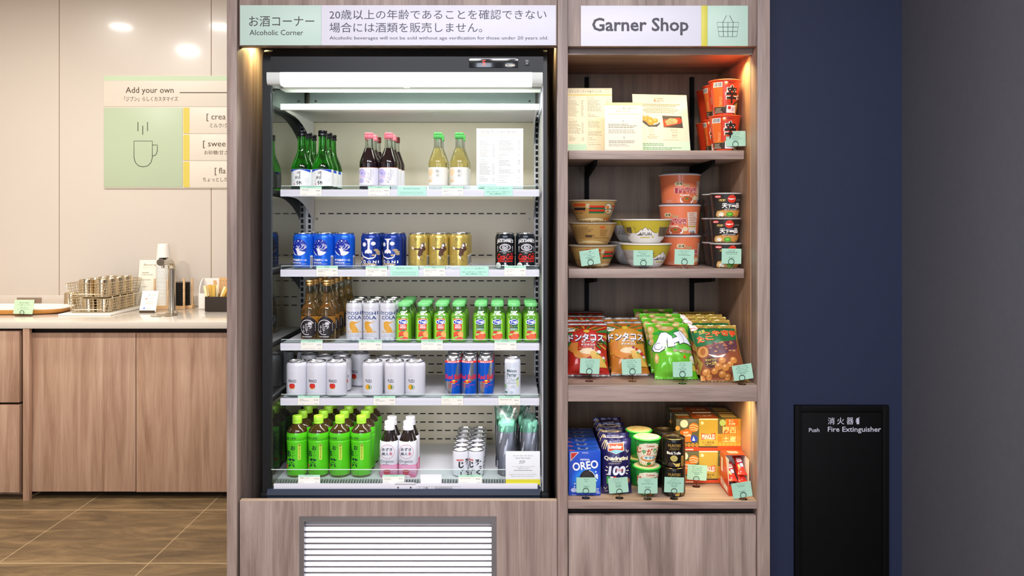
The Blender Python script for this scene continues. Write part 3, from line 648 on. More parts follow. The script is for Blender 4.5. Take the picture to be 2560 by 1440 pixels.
a.text("JACK DANIEL'S", 255, 335, 695, 440, '#ffffff', .03, arc=32).ring(318, 440, 635, 625, 14, W_).ring(345, 460, 610, 605, 7, W_).ring(390, 475, 560, 588, 10, W_).text('No7', 408, 500, 545, 552, W_, .03).bars(420, 556, 530, 568, 1, W_, .9, 2, words=2).text('TENNESSEE WHISKEY', 312, 642, 640, 662, W_, .02).bars(412, 680, 540, 695, 1, W_, .7, 3)
a.text('Coca-Cola', 262, 705, 700, 872, RD, .018, shear=22).line([(262, 850), (330, 858), (440, 866)], [8, 16, 5], RD).line([(600, 712), (650, 705), (712, 720)], [6, 14, 4], RD).text('ZERO SUGAR', 268, 890, 688, 935, RD, .035).text('5', 452, 955, 512, 1035, '#ffffff', .04).bars(392, 1010, 450, 1034, 1, '#ffffff', .8, 2, words=2).bars(516, 1010, 550, 1034, 1, '#ffffff', .8, 2, words=1).ell(225, 945, 355, 1118, '#e6ece4').bars(245, 1000, 335, 1070, 3, '#7a8a80', .5, 6)
grid(can('whiskey_cola_can', '', 'can', 24.4 * PM, .1182, M('#1b2228', .24, .4), a), 'black whiskey cola can with red script', 'black whiskey cola cans', (1262.6, 1313.5), YC, .068, 2, ZS[2], rz=(0, .12))
# ---- third shelf
by = BY(ZS[3])
GG = M('#e6c27a', .02, 0, 0, .95); GN = M('#d8d6c8', .02, 0, 0, 1); GOLDC = M('#b98f58', .28, .9)
a = Art(774.6, by, PM).zoom(740, 690, 7.58)
a.ell(98, 750, 424, 1168, '#241f22', 36).ring(112, 812, 385, 1098, 11, W_, 30, 75, 330)
for s_, x0, x1, y0, y1 in (('能勢', 270, 342, 850, 985), ('ジンジャー', 212, 270, 880, 1065), ('エール', 155, 205, 925, 1050)): a.vtext(s_, x0, y0, x1, y1, W_, .02)
a.bars(150, 1118, 340, 1150, 1, '#cfcac6', .5, 2, words=6).vtext('能勢の地', 386, 860, 400, 1030, '#cfcac6')
gp = prof_px([(17, by), (20.5, by - 1.5), (21.4, by - 5), (21.4, 780), (20.6, 772), (17, 764), (12.8, 757), (11.6, 748), (11, 735), (10.2, 733.5, GN), (9.8, 715)], by)
ale = bottle('ginger_ale_bottle', '', 'bottle', [('glass', gp, GG, 36, None, None), ('label', prof_px([(21.7, 845), (21.7, 788)], by), M('#231f22', .4), 40, None, None), ('cap', prof_px([(9.8, 715), (11, 714), (11, 709), (10.2, 708), (10.2, 706), (11, 705.5), (11, 703), (9.4, 701)], by), GOLDC, 28, None, None)])
for c in ale.children:
    if c.name.startswith('label'): bpy.data.objects.remove(c)
mb = MB(); pf = prof_px([(21.6, by), (21.6, 700)], by); mb.art(a, on_prof(pf), .003, .01); mb.build('label', ale)
mb = MB(); bk = Art(774.6, by, PM).rect(757, 793, 792, 824, '#d8c78c').bars(759, 796, 790, 822, 6, '#6a5a3a', .4, 3)
rev = on_prof(pf); mb.art(bk, lambda x, z, h: tuple(-v if i < 2 else v for i, v in enumerate(rev(x, z, h))), .003, .01); mb.build('back_label', ale)
grid(ale, 'amber ginger ale bottle with gold cap', 'ginger ale bottles', (774.6, 817), YC, .07, 4, ZS[3], .004)
g2 = bpy.data.objects['ginger_ale_bottle']
dup(g2, (-.600, 3.03, ZS[3] + .0006), 2.6, 'amber ginger ale bottle at the very back, right of the two files', 'ginger ale bottles')
a = Art(886, by, PM).zoom(860, 735, 9.93); NV = '#1e3c7e'; OC = '#d9a03c'
a.text('TOKYO JAPAN', 185, 335, 410, 352, '#c9a0a0').text('IYOSHI', 92, 410, 470, 495, NV, .012, arc=-14).text('COLA', 128, 527, 448, 612, NV, .02)
a.poly([(170, 740), (172, 705), (190, 678), (220, 660), (260, 655), (300, 668), (330, 680), (435, 663), (370, 692), (312, 722), (300, 745), (335, 795), (368, 850), (388, 935), (260, 942), (232, 900), (195, 860), (174, 800)], OC).ell(262, 692, 276, 706, '#8a6420', 10).line([(122, 945), (150, 912), (200, 922), (260, 938), (390, 925), (448, 926)], 14, OC).line([(165, 910), (140, 880)], 8, OC).line([(420, 915), (400, 858)], 8, '#c9b48c')
a.bars(120, 972, 445, 1048, 3, '#9a9fb8', .35, 3, True).text('イヨシコーラ', 120, 1078, 455, 1140, NV, .02)
grid(can('cola_can', '', 'can', 20.7 * PM, .1322, M('#d6d7de', .3, .1), a, .9), 'slim white cola can with orange kingfisher', 'white kingfisher cola cans', (886, 928.3, 970.4), YC, .062, 3, ZS[3], rz=(.02, -.32, .02))
def square_juice(px, top_col, drawing):
    a = Art(px, by, PM).zoom(860, 735, 9.93); o = (px - 1010.5) * 9.93
    a.rrect(1345 + o, 585, 1622 + o, 1125, 30, '#8fcf35').rect(1386 + o, 592, 1586 + o, 880, top_col); drawing(a, o)
    a.ell(1372 + o, 608, 1606 + o, 738, '#ffffff').ell(1386 + o, 620, 1596 + o, 726, '#1c3cb4').text('Yoga', 1405 + o, 632, 1580 + o, 716, '#ffffff', .035)
    a.ell(1412 + o, 410, 1555 + o, 470, '#cfe3d6').bars(1420 + o, 415, 1550 + o, 460, 2, '#5c9a4a', .5, 3).poly([(1330 + o, 522), (1400 + o, 500), (1560 + o, 500), (1625 + o, 520), (1560 + o, 512), (1400 + o, 512)], '#cfe8b8')
    G = M('#5f9f1e', .1, 0, .9); GD_ = M('#2f5f12', .1, 0, .9); CAPG = M('#7bd482', .3)
    bd = [(19.2, by), (20.6, by - 2), (20.9, by - 6), (20.3, 840), (20.2, 795), (19.6, 788), (16.6, 781, GD_), (13.6, 775), (13, 768), (13, 765.5)]
    return bottle('juice_bottle', '', 'bottle', [('glass', prof_px(bd, by), G, 40, 3.6, a), ('cap', prof_px([(15, 766), (16, 765), (16.2, 761), (15.6, 757.5), (13.8, 755.8), (13.2, 756.2), (0, 756.4)], by), CAPG, 32, None, None)])
def d1(a, o):
    a.text('PESCA', 1422 + o, 755, 1560 + o, 788, '#ffffff', .035).text('MANGO', 1418 + o, 796, 1566 + o, 832, '#ffffff', .035)
    a.ell(1380 + o, 890, 1622 + o, 1030, '#e2562a').ell(1490 + o, 905, 1622 + o, 1080, '#f0b060').ell(1375 + o, 980, 1520 + o, 1050, '#d8412a').ell(1420 + o, 1040, 1622 + o, 1120, '#dd4a30').poly([(1420 + o, 890), (1480 + o, 855), (1570 + o, 865), (1520 + o, 905)], '#3f8f62').poly([(1395 + o, 1070), (1430 + o, 1025), (1520 + o, 1020), (1470 + o, 1065)], '#8fd05a')
def d2(a, o):
    a.line([(1378 + o, 815), (1390 + o, 765), (1425 + o, 755), (1420 + o, 800), (1385 + o, 812)], 8, '#d9a844').line([(1440 + o, 760), (1445 + o, 805), (1500 + o, 790), (1590 + o, 768)], 8, '#d9a844').text('100%PESCA', 1396 + o, 832, 1580 + o, 866, '#e6f4ea', .03)
    a.ell(1362 + o, 905, 1625 + o, 1125, '#d84a2c').ell(1420 + o, 960, 1600 + o, 1110, '#e2643a').ell(1385 + o, 890, 1530 + o, 960, '#c83432').poly([(1365 + o, 1010), (1400 + o, 955), (1490 + o, 955), (1430 + o, 1000)], '#a8d868').ell(1480 + o, 915, 1610 + o, 970, '#f3c48e')
grid(square_juice(1010.5, '#e0452a', d1), 'green juice bottle, red mango label', 'mango juice bottles', (1010.5, 1059.5, 1104, 1146.5), YC, .062, (4, 3, 3, 3), ZS[3])
grid(square_juice(1010.5, '#14664a', d2), 'green juice bottle, dark green peach label', 'peach juice bottles', (1202, 1243.5, 1285, 1327.5), YC, .0625, 3, ZS[3])
# ---- fourth shelf
by = BY(ZS[4])
def fruit_can(px, word, x0, x1, fruit):
    a = Art(px, by, PM).zoom(px - 25.3 - 17, 880, 10.287); GRY = '#b9b9c2'
    a.ring(338, 490, 405, 560, 5, GRY).ell(418, 484, 432, 498, GRY).text('KIMINO', 305, 590, 440, 608, GRY).text(word, x0, 665, x1, 742, '#1c2440', .02); fruit(a)
    a.line([(372, 930), (372, 985)], 3, GRY).line([(250, 1005), (498, 1005)], 2.5, GRY).text('SPARKLING JUICE', 262, 1035, 498, 1060, GRY).bars(300, 1085, 450, 1130, 2, '#c9c9d0', .35, 3, True).bars(510, 1072, 605, 1098, 1, '#b4b4c0', .5, 2, words=2)
    return can('juice_can', '', 'can', 25.4 * PM, .1155, M('#d2d2da', .33), a)
def apple(a): a.ell(300, 768, 380, 905, '#c9a23c').ell(370, 768, 450, 905, '#c9a23c').ell(302, 790, 450, 908, '#d2b04a').ell(300, 764, 400, 885, '#c62a24').ell(350, 764, 452, 885, '#c62a24').ell(310, 790, 440, 890, '#cc2f28')
def yuzu(a): a.ell(282, 790, 408, 922, '#e0a42c').poly([(365, 800), (400, 830), (410, 870), (395, 905), (372, 900)], '#3c7a2c').line([(375, 792), (420, 810), (440, 850), (430, 900), (405, 925)], [3, 7, 14, 9, 3], '#3c6a44').line([(340, 790), (362, 780)], 5, '#3c6a2c')
rg = fruit_can(742.3, 'RINGO', 278, 485, apple)
grid(rg, 'white fizzy apple can with red apple', 'white apple cans', (742.3, 792.5, 842), YC, .074, (1, 1, 1), ZS[4])
for px, yy, w in ((775, 2.885, 'behind the front left apple can'), (812, 2.85, 'behind the front middle apple can'), (854, 2.817, 'just behind the front right apple can'), (850, 2.905, 'deep in the shelf, lid only, third row'), (901, 2.905, 'standing alone at the back, right of the apple cans'), (767, 2.95, 'far back against the left chiller wall')):
    dup(rg, (X(px, yy), yy, ZS[4] + .0006), -.3 if px == 901 else .8, 'white fizzy apple can ' + w, 'white apple cans')
yz = fruit_can(932.3, 'YUZU', 275, 445, yuzu)
grid(yz, 'white fizzy citrus can with yellow yuzu', 'white yuzu cans', (932.3, 987, 1038.3), YC, .074, 1, ZS[4])
for px, w in ((963, 'left'), (1014, 'right')): dup(yz, (X(px, 2.812), 2.825, ZS[4] + .0006), pi - .7, f'white fizzy citrus can turned backwards, {w} one behind the front yuzu row', 'white yuzu cans')
a = Art(1132.4, by, PM).zoom(1090, 870, 9.6); BL = M('#0a56c4', .25, .2); RR = '#d8203a'
a.poly([(212, 330), (508, 330), (455, 610), (440, 770), (212, 770)], BL).poly([(395, 770), (602, 770), (602, 1190), (345, 1190)], BL).rect(560, 330, 602, 770, '#3a5fa6').rect(212, 285, 602, 332, '#d8261c').bars(275, 295, 555, 325, 1, '#f3dede', .7, 2, words=3)
a.text('Red Bull', 228, 608, 592, 720, RR, .03).ell(368, 732, 472, 826, '#e3c23a').poly([(315, 800), (335, 765), (380, 752), (415, 785), (420, 815), (380, 800)], RR).poly([(520, 775), (490, 755), (450, 757), (425, 785), (420, 815), (460, 800), (508, 800)], RR).text('ENERGY DRINK', 290, 845, 570, 868, RR).bars(292, 890, 530, 912, 1, RR, .5, 4, words=4)
grid(can('energy_drink_can', '', 'can', 20 * PM, .1265, M('#b9bdc6', .22, .85), a, .89), 'slim blue and silver energy drink can', 'blue energy drink cans', (1132.4, 1173.3, 1213.8), YC, .062, (3, 3, 3), ZS[4], rz=(.12, -.3, .05))
bpy.data.objects['energy_drink_can'].rotation_euler.z = .1
a = Art(1281.4, by, PM).zoom(1090, 870, 9.6); GT = '#28545a'
a.text('Maison', 1708, 485, 1930, 562, GT, .02, arc=8).text('Perrier', 1708, 575, 1930, 665, GT, .02, arc=8).line([(1715, 580), (1715, 715)], 10, GT).text('FRANCE', 1758, 662, 1890, 680, '#8aa0a8').text('Chic', 1745, 695, 1895, 768, '#3a6070', -.008, shear=18).text('LEMONJITO', 1705, 795, 1930, 838, '#4a7078').bars(1790, 855, 1920, 935, 4, '#8898a4', .35, 3, True).ring(1785, 1005, 1845, 1055, 10, '#6a8a98')
a.poly([(1915, 770), (1930, 710), (1985, 668), (1975, 720)], '#6a9a4a').ell(1935, 740, 1985, 900, '#d6dc8e').ell(1650, 840, 1690, 945, '#8fbf72').poly([(1650, 950), (1665, 930), (1690, 945)], '#4a9a5a').ell(1655, 1015, 1720, 1055, '#2f7a52').ell(1930, 1080, 2000, 1125, '#a8cf80').ell(1700, 1085, 1770, 1140, '#cfe0a0').line([(1722, 330), (1700, 520), (1668, 690)], 6, '#b8d0a8').bars(1740, 330, 1960, 460, 5, '#a8b4c8', .2, 5)
grid(can('sparkling_water_can', '', 'can', 20 * PM, .1265, M('#dfe4ee', .3, .1), a, .89), 'slim white sparkling water can with lime leaves, alone at the right', None, (1281.4,), YC, .07, 1, ZS[4], sing=True)
# ---- bottom deck
YD = 2.748; PD = YD / F; by = BY(ZD, YD)
a = Art(743, by, PD).zoom(670, 1010, 6.857); K = '#173a2c'
a.text('伊藤園', 398, 530, 502, 568, K, .02).ring(345, 532, 385, 566, 9, '#245a34').text('お', 412, 672, 492, 752, K, .03).line([(455, 768), (445, 790), (462, 808)], 7, K).text('お', 345, 762, 420, 865, K, .04).line([(440, 825), (446, 860), (456, 862)], 7, K).line([(472, 830), (482, 846)], 8, K).text('茶', 362, 888, 494, 1042, K, .045)
a.rrect(532, 640, 582, 915, 20, '#c6df52').text('純', 540, 645, 576, 690, K, .02).vtext('国産茶葉', 545, 700, 568, 900, '#5a7a20').rrect(334, 1002, 360, 1060, 8, '#d8484a').bars(340, 1095, 480, 1115, 1, '#3a7a20', .5, 4).bars(350, 1140, 600, 1160, 1, '#5a9a28', .4, 4)
TG = M('#55c81e', .3, 0, .3); TEA = M('#3c2a12', .06, 0, .7); LIME = M('#93c631', .4)
sl_ = [(22.5, by), (24.4, by - 1.5, TEA), (25.4, by - 6, TG), (26, 1166), (25.2, 1156), (24.4, 1140), (24.4, 1122), (25.6, 1106), (26, 1099), (24.9, 1097.5), (24.9, 1096), (26, 1094.5), (26.3, 1086), (25, 1078)]
tea = bottle('tea_bottle', '', 'bottle', [('label', prof_px(sl_, by, PD), TG, 44, None, a), ('bottle', prof_px([(24.8, 1078.2), (24, 1074), (19, 1067), (13, 1061.5), (11, 1059), (11, 1057)], by, PD), TEA, 36, None, None), ('cap', prof_px([(11.8, 1057.5), (12, 1053), (11.6, 1052.4), (12, 1052), (11.9, 1040), (10.8, 1038.3)], by, PD), LIME, 32, None, None)])
grid(tea, 'green tea bottle with lime cap', 'green tea bottles', (743, 796.5, 850, 903.5), YD, .073, (4, 4, 4, 4), ZD, .0004, rz=(.12, .08, -.1, -.12))
a = Art(973.8, by, PD).zoom(930, 1030, 6.855); PK = '#c8284e'
a.ring(165, 520, 410, 760, 5, '#b83a52').text('あずき', 192, 575, 372, 630, '#28283a', .015).text('美人', 192, 650, 310, 702, '#28283a', .015).text('茶', 320, 650, 374, 702, PK, .015).text('Organic', 168, 778, 402, 838, '#32324a').bars(208, 850, 355, 864, 1, '#5a5a70', .6, 3)
a.rect(138, 870, 460, 1150, '#e0a0c0').ell(90, 960, 500, 1230, '#d884ac').ell(150, 1000, 470, 1230, '#d0608c').ell(195, 1030, 355, 1105, '#efe2e8').ell(220, 925, 342, 965, '#c4223c').poly([(220, 965), (342, 965), (330, 1005), (305, 1035), (255, 1035), (230, 1005)], '#c4284a').ring(214, 920, 348, 972, 5, '#f6e6ec')
AW = M('#e9e9f0', .35); AD = M('#1c1210', .05, 0, .8); AP = M('#c8487c', .35)
bd = [(22.2, by), (23, by - 2, AP), (23.2, 1172), (23.2, 1157), (22.6, 1156, AW), (22.6, 1155), (23.2, 1154), (23.2, 1107), (22.2, 1099)]
az = bottle('red_bean_tea_bottle', '', 'bottle', [('label', prof_px(bd, by, PD), AW, 44, 4, a), ('bottle', prof_px([(22, 1099), (20.5, 1096), (14, 1080), (12.5, 1075), (12.5, 1073)], by, PD), AD, 36, None, None), ('cap', prof_px([(13, 1073.5), (13, 1066), (12, 1065), (12, 1054), (10.8, 1052.5)], by, PD), M('#e4e2ea', .4), 32, None, None)])
grid(az, 'pink and white red-bean tea bottle', 'red-bean tea bottles', (973.8, 1020.5), YD, .066, 2, ZD)
a = Art(1190.4, by, PD).zoom(1100, 1010, 6); K = '#26262a'
for ch, x0, y0, x1, y1 in (('み', 518, 800, 632, 895), ('っ', 590, 900, 626, 952), ('く', 545, 948, 618, 1035), ('す', 545, 1040, 625, 1110), ('じ', 445, 835, 510, 930), ('ゅ', 482, 940, 526, 985)): a.text(ch, x0, y0, x1, y1, K, .05)
a.line([(472, 985), (472, 1055)], 14, K).text('す', 440, 1060, 505, 1120, K, .04).rect(432, 800, 505, 826, '#c83a3a').text('SANGARIA', 438, 804, 500, 822, '#f4dede').vtext('大阪名物', 645, 830, 662, 1080, '#3a3a40')
for k in range(6): a.rect(283 + k * 20, 790, 303 + k * 20, 838 - (k % 2) * 10, '#d0342c')
a.text('SANGARIA', 290, 798, 398, 820, '#f8e8e8')
mk = can('mixed_juice_can', '', 'can', 19.6 * PD, .0875, M('#e4e4ea', .33), a, .95, tab=False)
grid(mk, 'short white mixed-juice can with brush lettering', 'short mixed-juice cans', (1151.5, 1190.4), YD, .0535, 6, ZD, rz=(.75, 0))
# water bottles in clear bags
MINT2 = M('#8fdcbc', .35); WB = M('#d3d7e6', .25, alpha=.78); BAG = clear('crinkled_clear_bag', '#fafbfd', .05, .22)
wbt = thing('water_bottle', '', 'bottle')
MB().lathe([(.027, 0), (.0295, .003), (.03, .02), (.029, .05), (.03, .1), (.03, .138), (.0285, .143), (.026, .145)], WB, 36).build('bottle_body', wbt)
MB().lathe([(.030, .143), (.0302, .146), (.0302, .17), (.0285, .177), (.022, .1795), (0, .18)], MINT2, 36).build('cap', wbt)
def bagmesh(sd):
    rd = random.Random(sd); rows = []; n = 40
    ph = [rd.uniform(0, 6.28) for _ in range(6)]
    vs, fs = [], []; zs = [0.0, .02, .05, .08, .11, .14, .16, .175, .187, .2, .212]
    for j, z in enumerate(zs):
        for k in range(n):
            t = 2 * pi * k / n; top = max(0, (z - .165) / .047)
            r = .0318 + .0015 * sin(3 * t + ph[0] + z * 25) + .0018 * sin(7 * t + ph[1] - z * 60) + .0012 * sin(13 * t + ph[2] + z * 90)
            x, y = r * cos(t), r * sin(t)
            y *= 1 - .86 * top; x *= 1 + .12 * top
            vs.append((x, y + .008 * top, z + .006 * sin(4 * t + ph[3]) * top + .0005))
    for j in range(len(zs) - 1):
        for k in range(n): fs.append((j * n + k, j * n + (k + 1) % n, (j + 1) * n + (k + 1) % n, (j + 1) * n + k))
    return MB().add(vs, fs, BAG)
bagmesh(3).build('plastic_bag', wbt, ang=80)
WL = [(1268, 2.765, 'front left of the four'), (1322, 2.765, 'front right of the four'), (1262, 2.85, 'rear left of the four'), (1317, 2.85, 'rear right of the four')]
for k, (px, yy, w) in enumerate(WL):
    lab = 'mint-capped water bottle in clear plastic bag, ' + w
    if k == 0: wbt.location = (X(px, yy), yy, ZD + .0006); tag(wbt, lab, None, 'bagged water bottles')
    else: dup(wbt, (X(px, yy), yy, ZD + .0006), k * 1.3, lab, 'bagged water bottles')
Y = 2.652; a = Art(1307, 1211, Y / F).zoom(1100, 1010, 6); K = '#5a5e66'
a.text('ガーナーウォーターボトル', 1098, 765, 1390, 792, K).text('Garner Water Bottle', 1132, 802, 1355, 824, K).text('¥200', 1192, 848, 1278, 882, K).bars(1180, 887, 1300, 900, 1, '#8a8e96', .5).text('ソーシャルハブ内のウォータータップより', 1085, 932, 1418, 952, '#6a6e76').text('ご利用いただけます。', 1155, 958, 1345, 978, '#6a6e76').bars(1110, 990, 1390, 1008, 1, '#8a8e96', .6, 2, words=12).line([(1035, 1028), (1455, 1028)], 1.5, '#b8bcc2').text('Available from the water tap in the Social Hub.', 1038, 1052, 1450, 1070, '#7a7e86').text('Please purchase at the reception desk.', 1068, 1080, 1410, 1098, '#7a7e86').rect(985, 1132, 1502, 1212, '#d3cc36')
stand_card('notice_card', 'white water-bottle price board with a yellow foot, low at the right of the chiller', 'sign', (1264, 1350), (1128.5, 1211), Y, Z(1211, Y), a, 0, .0018, '#e6e9ec')
# ---- price tags clipped on the shelf rails
def price_tag(x0, x1, y0, y1, head, lines, price, en, label, Y=2.692):
    m = Y / F; w = (x1 - x0) / 2 * m; h = (y1 - y0) * m; cx = (x0 + x1) / 2
    mb = MB().box(-w, w, 0, .0008, 0, h, M('#eeece2', .35)); a = Art(cx, y1, m); W_, H_ = x1 - x0, y1 - y0; K = '#4a4c4a'
    u = lambda f: x0 + f * W_; v = lambda f: y0 + f * H_
    a.rect(x0, y0, x1, v(.22), '#aee3c6').text(head, u(.5) - len(head) * .0105 * W_ - .06 * W_, v(.06), u(.5) + len(head) * .0105 * W_ + .06 * W_, v(.17), '#3c8a70')
    yy = .33
    for s_ in lines: a.text(s_, u(.09), v(yy), u(.09 + min(.6, .028 * sum(1.7 if ord(c) > 999 else 1 for c in s_))), v(yy + .12), K); yy += .165
    if price: a.text(price, u(.74), v(.4), u(.93), v(.53), '#5a5c5a')
    a.text(en, u(.09), v(.82), u(.09 + min(.55, .02 * len(en))), v(.9), K).text('350ml', u(.78), v(.82), u(.93), v(.9), '#6a6c6a')
    mb.art(a, on_flat(0), eps=.00008, base=.00006); o = mb.build('price_tag'); o.location = (X(cx, Y), Y, Z(y1, Y)); return tag(o, label, 'price tag', 'shelf price tags')
SD = 'SOFT DRINK'
for t_ in ((750, 804, 466, 489, 'JAPANESE SAKE', ['千利休 純米酒'], '¥600', 'Senno Rikyu', 'below the green sake bottles'), (920.5, 975, 466, 489, 'WINE', ['サントネージュワイン', 'マスカット・ベーリーA'], '¥550', 'Dainippon Wine', 'below the lilac-label wine bottles'), (1104.5, 1158.5, 466, 489, 'WINE', ['サントネージュワイン', '甲州 白'], '¥550', 'Sainte Neige Wine', 'below the white wine bottles'),
           (791, 844.5, 665, 690, 'BEER', ['Japanese Craft Beer', '銀河高原ビール'], '¥350', 'Ginga Kogen Beer', 'below the bright blue cans'), (914, 968, 666, 690, 'BEER', ['Japanese Craft Beer', 'インドの青鬼'], '¥350', 'Aooni Beer', 'below the navy face cans'), (1058.5, 1113, 666, 690, 'BEER', ['Japanese Craft Beer', 'エチゴビール'], '¥350', 'Echigo Beer', 'below the gold cans'), (1261, 1315, 665, 690, 'WHISKEY', ['ジャックダニエル', 'コカコーラ'], '¥300', 'Jack Daniels Coke', 'below the black whiskey cola cans'),
           (752, 806.5, 850.5, 875, SD, ['能勢ジンジャーエール'], '¥200', 'Local Cider, Nose Ginger Ale', 'below the ginger ale bottles'), (897, 955, 850.5, 875, SD, ['伊良コーラ'], '¥300', 'Iyoshi Cola', 'below the white cola cans'), (1053, 1107, 850.5, 875, SD, ['Yoga Fruits Juice'], '¥250', 'マンゴー Mango', 'below the mango juice bottles'), (1236, 1291, 850.5, 875, SD, ['Yoga Fruits Juice'], '¥250', 'ピーチ Peach', 'below the peach juice bottles'),
           (744.5, 799, 989, 1012.5, SD, ['Kimino', 'Sparkling Juice'], '¥180', 'アップル Apple', 'below the white apple cans'), (934, 988.5, 990, 1012.5, SD, ['Kimino', 'Sparkling Juice'], '¥180', '柚子 Yuzu', 'below the white yuzu cans'), (1103.5, 1158, 990, 1013, SD, ['レッドブル', 'シュガーフリー'], '¥250', 'Red Bull Sugar Free', 'below the energy drink cans'), (1246, 1300, 990, 1013, SD, ['Maison Perrier Chic'], '¥200', 'レモニート Lemonjito', 'below the sparkling water can')):
    price_tag(*t_[:8], 'small white price tag with mint header on the rail ' + t_[8])
for t_ in ((745.5, 800, 1187, 1208, 'JAPANESE TEA', ['伊藤園おーいお茶'], '¥150', 'Green tea', 'in front of the green tea bottles'), (956.5, 1011, 1187, 1208, 'JAPANESE TEA', ['オーガニック', 'あずき美人茶'], '¥220', 'Azuki Tea', 'in front of the pink and white tea bottles'), (1146, 1204.5, 1187.5, 1209, SD, ['みっくすじゅーちゅ'], '¥200', 'Mixed fruit juice', 'in front of the short mixed-juice cans')):
    price_tag(*t_[:8], 'small price tag on the bottom guard ' + t_[8], 2.6555)
Y = 2.6555; o = MB().box(-26.5 * Y / F, 26.5 * Y / F, 0, .0008, 0, 23 * Y / F, M('#f0f0f4', .35)).build('price_tag'); o.location = (X(1077.5, Y), Y, Z(1209, Y)); tag(o, 'blank white price tag on the bottom guard, between the red-bean tea and mixed-juice tags', 'price tag', 'shelf price tags')
def age_tag(x0, x1, y0, y1, jp, label):
    Y = 2.692; m = Y / F; cx = (x0 + x1) / 2; a = Art(cx, y1, m); u = lambda f: x0 + f * (x1 - x0); v = lambda f: y0 + f * (y1 - y0); K = '#2f7f6c'
    mb = MB().box(-(x1 - x0) / 2 * m, (x1 - x0) / 2 * m, 0, .0008, 0, (y1 - y0) * m, M('#b4e8d4', .35))
    if jp: a.text('このコーナーはお酒です。', u(.13), v(.13), u(.87), v(.3), K).text('20歳以上の年齢であることを確認できない', u(.06), v(.52), u(.94), v(.65), K).text('場合には酒類を販売しません。', u(.2), v(.72), u(.8), v(.86), K, .01)
    else: a.text('Alcoholic Corner', u(.2), v(.13), u(.78), v(.3), K).text('Alcoholic beverages will not be sold without', u(.08), v(.58), u(.9), v(.7), K).text('age verification for those under 20 years old.', u(.07), v(.77), u(.91), v(.89), K)
    mb.art(a, on_flat(0), eps=.00008, base=.00006); o = mb.build('age_notice'); o.location = (X(cx, Y), Y, Z(y1, Y)); tag(o, label, 'notice')
age_tag(994, 1065.5, 466, 489, 0, 'mint English age notice on the top bottle shelf rail, centre')
age_tag(1211, 1281.5, 466, 489.5, 1, 'mint Japanese age notice on the top bottle shelf rail, below the menu card')
age_tag(976, 1046.5, 665, 690, 0, 'mint English age notice on the beer can shelf rail, between navy and gold cans')
age_tag(1150.5, 1221.5, 666, 690, 1, 'mint Japanese age notice on the beer can shelf rail, right of the gold cans')
# ---------------------------------------------------------------- signs
def sign(name, label, px, py, Y, col, a, wall_gap=.006, th=.005, cat='sign', parts=()):
    t = thing(name, label, cat, (X((px[0] + px[1]) / 2, Y), Y, Z(py[1], Y))); c = (px[0] + px[1]) / 2; m = Y / F
    for nm, x0, x1, y0, y1, cc, art_ in parts:
        mb = MB().box((x0 - c) * m, (x1 - c) * m, 0, th, (py[1] - y1) * m, (py[1] - y0) * m, M(cc, .4), .0004)
        if art_: mb.art(art_, on_flat(0), eps=.00012)
        mb.build(nm, t)
    return t
Y = 2.592; m = Y / F; DK = '#2e2e30'; NV2 = '#33334c'
a = Art(995, 113, m).zoom(560, 0, 2.977); a.text('お酒コーナー', 187, 118, 672, 198, DK).text('Alcoholic Corner', 190, 222, 590, 262, DK, .004)
b = Art(995, 113, m).zoom(560, 0, 2.977); b.text('20歳以上の年齢であることを確認できない', 785, 72, 2400, 145, NV2).text('場合には酒類を販売しません。', 785, 168, 1922, 242, NV2).text('Alcoholic beverages will not be sold without age verification for those under 20 years old.', 785, 270, 2412, 302, NV2, .004)
sign('shop_sign', 'wide white and mint alcohol age notice with Japanese lettering, above the drinks chiller', (600, 1390), (13, 113), Y, '', None, parts=[('mint_panel', 600, 803, 13, 113, '#bfd6ca', a), ('white_panel', 803.3, 1390, 13, 113, '#e0deea', b)])
a = Art(1661, 115, m).zoom(1400, 0, 3.428); a.text('Garner Shop', 275, 152, 1102, 303, '#3a3541', .022)
b = Art(1661, 115, m).zoom(1400, 0, 3.428); K = '#20362c'; w = 4
b.line([(1345, 192), (1532, 192), (1515, 314), (1363, 314)], w, K, True).line([(1350, 231), (1527, 231)], w, K).line([(1356, 270), (1521, 270)], w, K).line([(1395, 192), (1401, 314)], w, K).line([(1439, 192), (1439, 314)], w, K).line([(1484, 192), (1477, 314)], w, K).line([(1395, 192), (1427, 132)], w, K).line([(1484, 192), (1452, 132)], w, K)
sign('shop_sign', 'white shop name sign with yellow stripe and mint basket icon, above the snack shelves', (1452, 1870), (14, 115), Y, '', None, parts=[('white_panel', 1452, 1753, 14, 115, '#e2e0eb', a), ('yellow_stripe', 1753.2, 1768.5, 14, 115, '#d8cf4a', None), ('mint_panel', 1768.7, 1870, 14, 115, '#bcd8c8', b)])
Y = 4.762; m = Y / F; cx = 455; BRN = '#4a2f16'
bg = Art(cx, 471, m).zoom(0, 0, 2.25)
h1 = Art(cx, 471, m).zoom(0, 0, 2.25).rrect(584, 427, 1465, 454, 8, '#c2d2ae', (1, 0, 0, 1)).text('Add your own', 708, 490, 978, 534, BRN, .004).rect(1012, 519, 1465, 524, BRN).text('「ジブン」らしくカスタマイズ', 700, 543, 1002, 570, BRN, .004)
h2 = Art(cx, 471, m).zoom(0, 0, 2.25); K = '#33301c'
for x, y0, y1 in ((777, 687, 738), (804, 707, 758), (831, 687, 738)): h2.rect(x - 2, y0, x + 2, y1, K)
h2.line([(755, 794), (858, 794), (858, 888), (850, 915), (832, 933), (807, 939), (781, 933), (763, 915), (755, 888)], 3.6, K, True).line([(858, 816), (886, 816), (886, 850), (880, 867), (870, 876), (858, 877)], 3.6, K)
